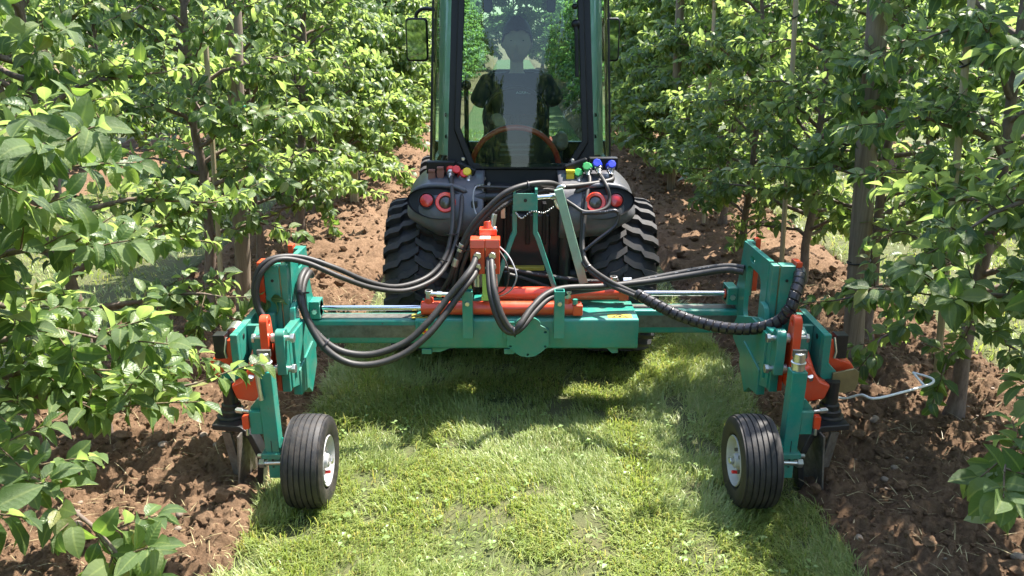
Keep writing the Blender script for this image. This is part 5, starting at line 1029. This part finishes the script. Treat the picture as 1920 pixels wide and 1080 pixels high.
# hydraulic hoses (metres)
HOSES = {
'L1':[(-0.331,4.330,1.102),(-0.317,4.200,1.044),(-0.309,4.100,0.951),(-0.314,4.020,0.856),(-0.347,3.950,0.747),(-0.429,3.850,0.678),(-0.556,3.700,0.677),(-0.678,3.600,0.733),(-0.807,3.520,0.822),(-0.938,3.480,0.883),(-1.040,3.420,0.902),(-1.102,3.380,0.875),(-1.137,3.360,0.790),(-1.132,3.350,0.707),(-1.104,3.330,0.644)],
'L2':[(-0.279,4.330,1.064),(-0.267,4.200,1.001),(-0.273,4.080,0.899),(-0.297,4.000,0.805),(-0.332,3.930,0.724),(-0.395,3.830,0.670),(-0.518,3.700,0.656),(-0.651,3.580,0.707),(-0.780,3.500,0.784),(-0.923,3.460,0.864),(-1.023,3.400,0.898),(-1.085,3.360,0.863),(-1.116,3.340,0.796),(-1.116,3.330,0.713),(-1.086,3.310,0.646)],
'A1':[(0.546,4.360,1.102),(0.534,4.300,1.089),(0.428,4.250,1.078),(0.282,4.200,1.073),(0.194,4.120,1.107),(0.082,4.050,1.112),(-0.027,4.000,1.083),(-0.121,3.980,1.005),(-0.195,3.970,0.924),(-0.251,3.970,0.826),(-0.289,3.970,0.727),(-0.329,4.000,0.617),(-0.401,4.080,0.488)],
'A2':[(0.246,4.300,1.049),(0.167,4.140,1.084),(0.068,4.060,1.080),(-0.041,4.000,1.042),(-0.130,3.980,0.966),(-0.201,3.970,0.883),(-0.252,3.970,0.790),(-0.287,3.980,0.696),(-0.309,4.020,0.582),(-0.346,4.100,0.466)],
'A3':[(0.261,4.300,1.019),(0.181,4.140,1.067),(0.069,4.070,1.053),(-0.049,4.020,1.002),(-0.136,3.990,0.931),(-0.191,3.980,0.860),(-0.230,3.970,0.770),(-0.260,3.980,0.681),(-0.281,4.020,0.567)],
'V1':[(-0.172,3.715,0.826),(-0.188,3.660,0.789),(-0.231,3.600,0.741),(-0.313,3.560,0.648),(-0.398,3.500,0.558),(-0.495,3.460,0.481),(-0.639,3.420,0.439),(-0.769,3.400,0.457),(-0.862,3.400,0.518),(-0.928,3.420,0.606),(-0.963,3.450,0.698),(-0.970,3.500,0.764),(-0.963,3.580,0.794),(-0.973,3.660,0.757)],
'V2':[(-0.168,3.715,0.767),(-0.184,3.660,0.741),(-0.227,3.600,0.701),(-0.301,3.550,0.607),(-0.384,3.480,0.518),(-0.493,3.430,0.440),(-0.624,3.390,0.403),(-0.742,3.370,0.415),(-0.839,3.370,0.480),(-0.909,3.400,0.575),(-0.950,3.440,0.676),(-0.957,3.500,0.746),(-0.949,3.580,0.781),(-0.958,3.660,0.746)],
'V3':[(-0.100,3.715,0.818),(-0.096,3.650,0.778),(-0.083,3.570,0.698),(-0.055,3.530,0.606),(-0.018,3.520,0.538),(0.015,3.520,0.519),(0.043,3.530,0.550),(0.094,3.600,0.602),(0.165,3.680,0.643),(0.262,3.740,0.656),(0.452,3.800,0.646),(0.683,3.840,0.658),(0.909,3.840,0.695),(1.056,3.800,0.731),(1.135,3.760,0.732)],
'V4':[(-0.113,3.715,0.815),(-0.112,3.650,0.770),(-0.103,3.570,0.690),(-0.077,3.530,0.598),(-0.040,3.520,0.527),(0.005,3.520,0.505),(0.050,3.530,0.531),(0.109,3.600,0.581),(0.181,3.680,0.621),(0.273,3.750,0.628),(0.456,3.830,0.628),(0.688,3.870,0.663),(0.914,3.870,0.708),(1.063,3.830,0.742),(1.144,3.780,0.748)],
'R1':[(0.414,4.360,1.126),(0.419,4.280,1.087),(0.397,4.200,1.016),(0.380,4.120,0.889),(0.371,4.050,0.777),(0.392,3.950,0.713),(0.477,3.800,0.679),(0.570,3.700,0.656),(0.623,3.620,0.652)],
'R2':[(0.374,4.360,1.085),(0.377,4.280,1.058),(0.378,4.200,0.987),(0.369,4.120,0.860),(0.362,4.030,0.739),(0.393,3.930,0.693),(0.489,3.780,0.658),(0.578,3.660,0.647),(0.620,3.600,0.643)],
'S':[(0.598,3.630,0.662),(0.666,3.570,0.637),(0.755,3.500,0.608),(0.854,3.440,0.588),(0.961,3.380,0.582),(1.057,3.340,0.592),(1.125,3.300,0.622),(1.176,3.280,0.662),(1.206,3.270,0.722),(1.232,3.300,0.785),(1.264,3.360,0.827),(1.284,3.440,0.835),(1.282,3.500,0.815)],
'R3':[(0.472,4.360,1.126),(0.486,4.260,1.105),(0.503,4.200,1.073),(0.517,4.180,1.014),(0.501,4.150,0.974),(0.449,4.130,0.956),(0.378,4.120,0.955),(0.323,4.150,0.983),(0.270,4.200,1.010)],
'R4':[(0.368,4.100,0.951),(0.471,4.080,0.961),(0.535,4.080,0.969),(0.555,4.080,0.941),(0.534,4.070,0.887),(0.445,4.050,0.820),(0.378,4.030,0.768)],
'B1':[(-0.071,4.100,0.661),(0.057,4.100,0.631),(0.254,4.050,0.614),(0.419,4.000,0.609),(0.554,3.970,0.621)],
'B2':[(-0.014,4.150,0.601),(0.087,4.150,0.571),(0.201,4.100,0.542)],
'W1':[(-0.063,3.800,0.851),(-0.021,3.740,0.825),(0.010,3.700,0.777),(0.021,3.680,0.724),(-0.008,3.700,0.656),(-0.066,3.760,0.606),(-0.120,3.800,0.604)],
'W2':[(-0.063,3.800,0.830),(-0.031,3.750,0.790),(-0.016,3.730,0.728),(-0.031,3.740,0.656),(-0.080,3.780,0.607)],
'W3':[(-0.169,4.200,1.079),(-0.193,4.150,1.077),(-0.203,4.120,1.032),(-0.197,4.100,0.979),(-0.186,4.080,0.950)],
'T':[(-0.200,4.250,1.064),(-0.028,4.220,1.064),(0.141,4.180,1.071)],
}
for k, r, mat, nm in (('L1', 0.0125, 'hose', 'hydraulic_hose'), ('L2', 0.0125, 'hose', 'hydraulic_hose'), ('A1', 0.015, 'hose', 'hydraulic_hose'), ('A2', 0.014, 'hose', 'hydraulic_hose'), ('A3', 0.012, 'hose', 'hydraulic_hose'), ('V1', 0.0165, 'hose', 'hydraulic_hose'), ('V2', 0.0165, 'hose', 'hydraulic_hose'), ('V3', 0.0165, 'hose', 'hydraulic_hose'), ('V4', 0.0145, 'hose', 'hydraulic_hose'), ('R1', 0.0115, 'hose', 'hydraulic_hose'), ('R2', 0.0115, 'hose', 'hydraulic_hose'), ('R3', 0.0105, 'hose', 'hydraulic_hose'), ('R4', 0.010, 'guard', 'hydraulic_hose'), ('B1', 0.013, 'hose', 'hydraulic_hose'), ('B2', 0.013, 'hose', 'hydraulic_hose'), ('T', 0.009, 'hose', 'hydraulic_hose'), ('W1', 0.004, 'grey_cable', 'cable'), ('W2', 0.004, 'hose', 'cable'), ('W3', 0.004, 'grey_cable', 'cable')):
    MB().tube(spline(HOSES[k], 7), r * 0.97, 10).build(nm, mat, I, 60)
# spiral wrapped bundle: the band winds helically round the hoses
P, Tn, U = frames(spline(HOSES['S'], 26)); L = 0.0; mb = MB(); vs = []; n = 18; pitch = 0.034
for i, p in enumerate(P):
    if i: L += (P[i] - P[i - 1]).length
    w = Tn[i].cross(U[i])
    for k in range(n):
        a = 2 * math.pi * k / n; ph = (L / pitch + k / n) % 1.0; rr = 0.0265 if ph > 0.14 else 0.0215; rr += 0.0012 * ph
        vs.append(p + (U[i] * math.cos(a) + w * math.sin(a)) * rr)
mb.add(vs, [(i * n + k, i * n + (k + 1) % n, (i + 1) * n + (k + 1) % n, (i + 1) * n + k) for i in range(len(P) - 1) for k in range(n)]); mb.build('spiral_guard', 'guard', I, 30)
for p, d, r in (((-0.31, 4.02, 0.86), (0, 0.1, 1), 0.030), ((-0.347, 3.95, 0.74), (0.3, 0.2, 1), 0.030), ((0.08, 4.05, 1.10), (1, 0.2, 0), 0.032), ((-0.255, 3.97, 0.80), (0.4, 0, 1), 0.036), ((-0.955, 3.47, 0.72), (0, 0.3, 1), 0.031), ((-0.85, 3.39, 0.50), (-0.7, 0, 0.5), 0.033), ((0.01, 3.52, 0.512), (1, 0, 0.2), 0.028), ((0.392, 3.94, 0.70), (0.5, -0.5, -0.4), 0.024), ((1.2, 3.27, 0.70), (0.3, 0, 1), 0.034)):
    MB().lathe([(-0.004, r - 0.004), (-0.003, r), (0.003, r), (0.004, r - 0.004)], p, d, 16, True).build('cable_tie', 'guard', I, 50)
for p, d in (((-0.262, 3.97, 0.80), (0.37, 0, 1)), ((-0.292, 3.97, 0.722), (0.37, 0, 1)), ((0.49, 3.98, 0.613), (1, -0.15, 0.05)), ((0.60, 3.975, 0.622), (1, -0.1, 0.05))):
    v = Vector(d).normalized(); MB().cyl(Vector(p) - v * 0.022, Vector(p) + v * 0.022, 0.0185, n=6).build('hose_fitting', 'steel', I, 30, 0.002)

# white printed marks along some hoses
for k, r, i0, i1 in (('A3', 0.0117, 12, 34), ('V4', 0.0141, 70, 88), ('R4', 0.0097, 4, 20), ('B1', 0.0126, 8, 24)):
    pts = spline(HOSES[k], 7); mb = MB(); rn = random.Random(i0)
    for i in range(i0, min(i1, len(pts) - 2)):
        if rn.random() < 0.3: continue
        d = (pts[i + 1] - pts[i]); n_ = Vector((0, -0.8, 0.6)); n_ = (n_ - d.normalized() * n_.dot(d.normalized())).normalized(); a = pts[i] + n_ * r; mb.bar(a, a + d * rn.uniform(0.15, 0.5), 0.003, 0.0008, n_)
    mb.build('hose_print', 'grey_cable', I)
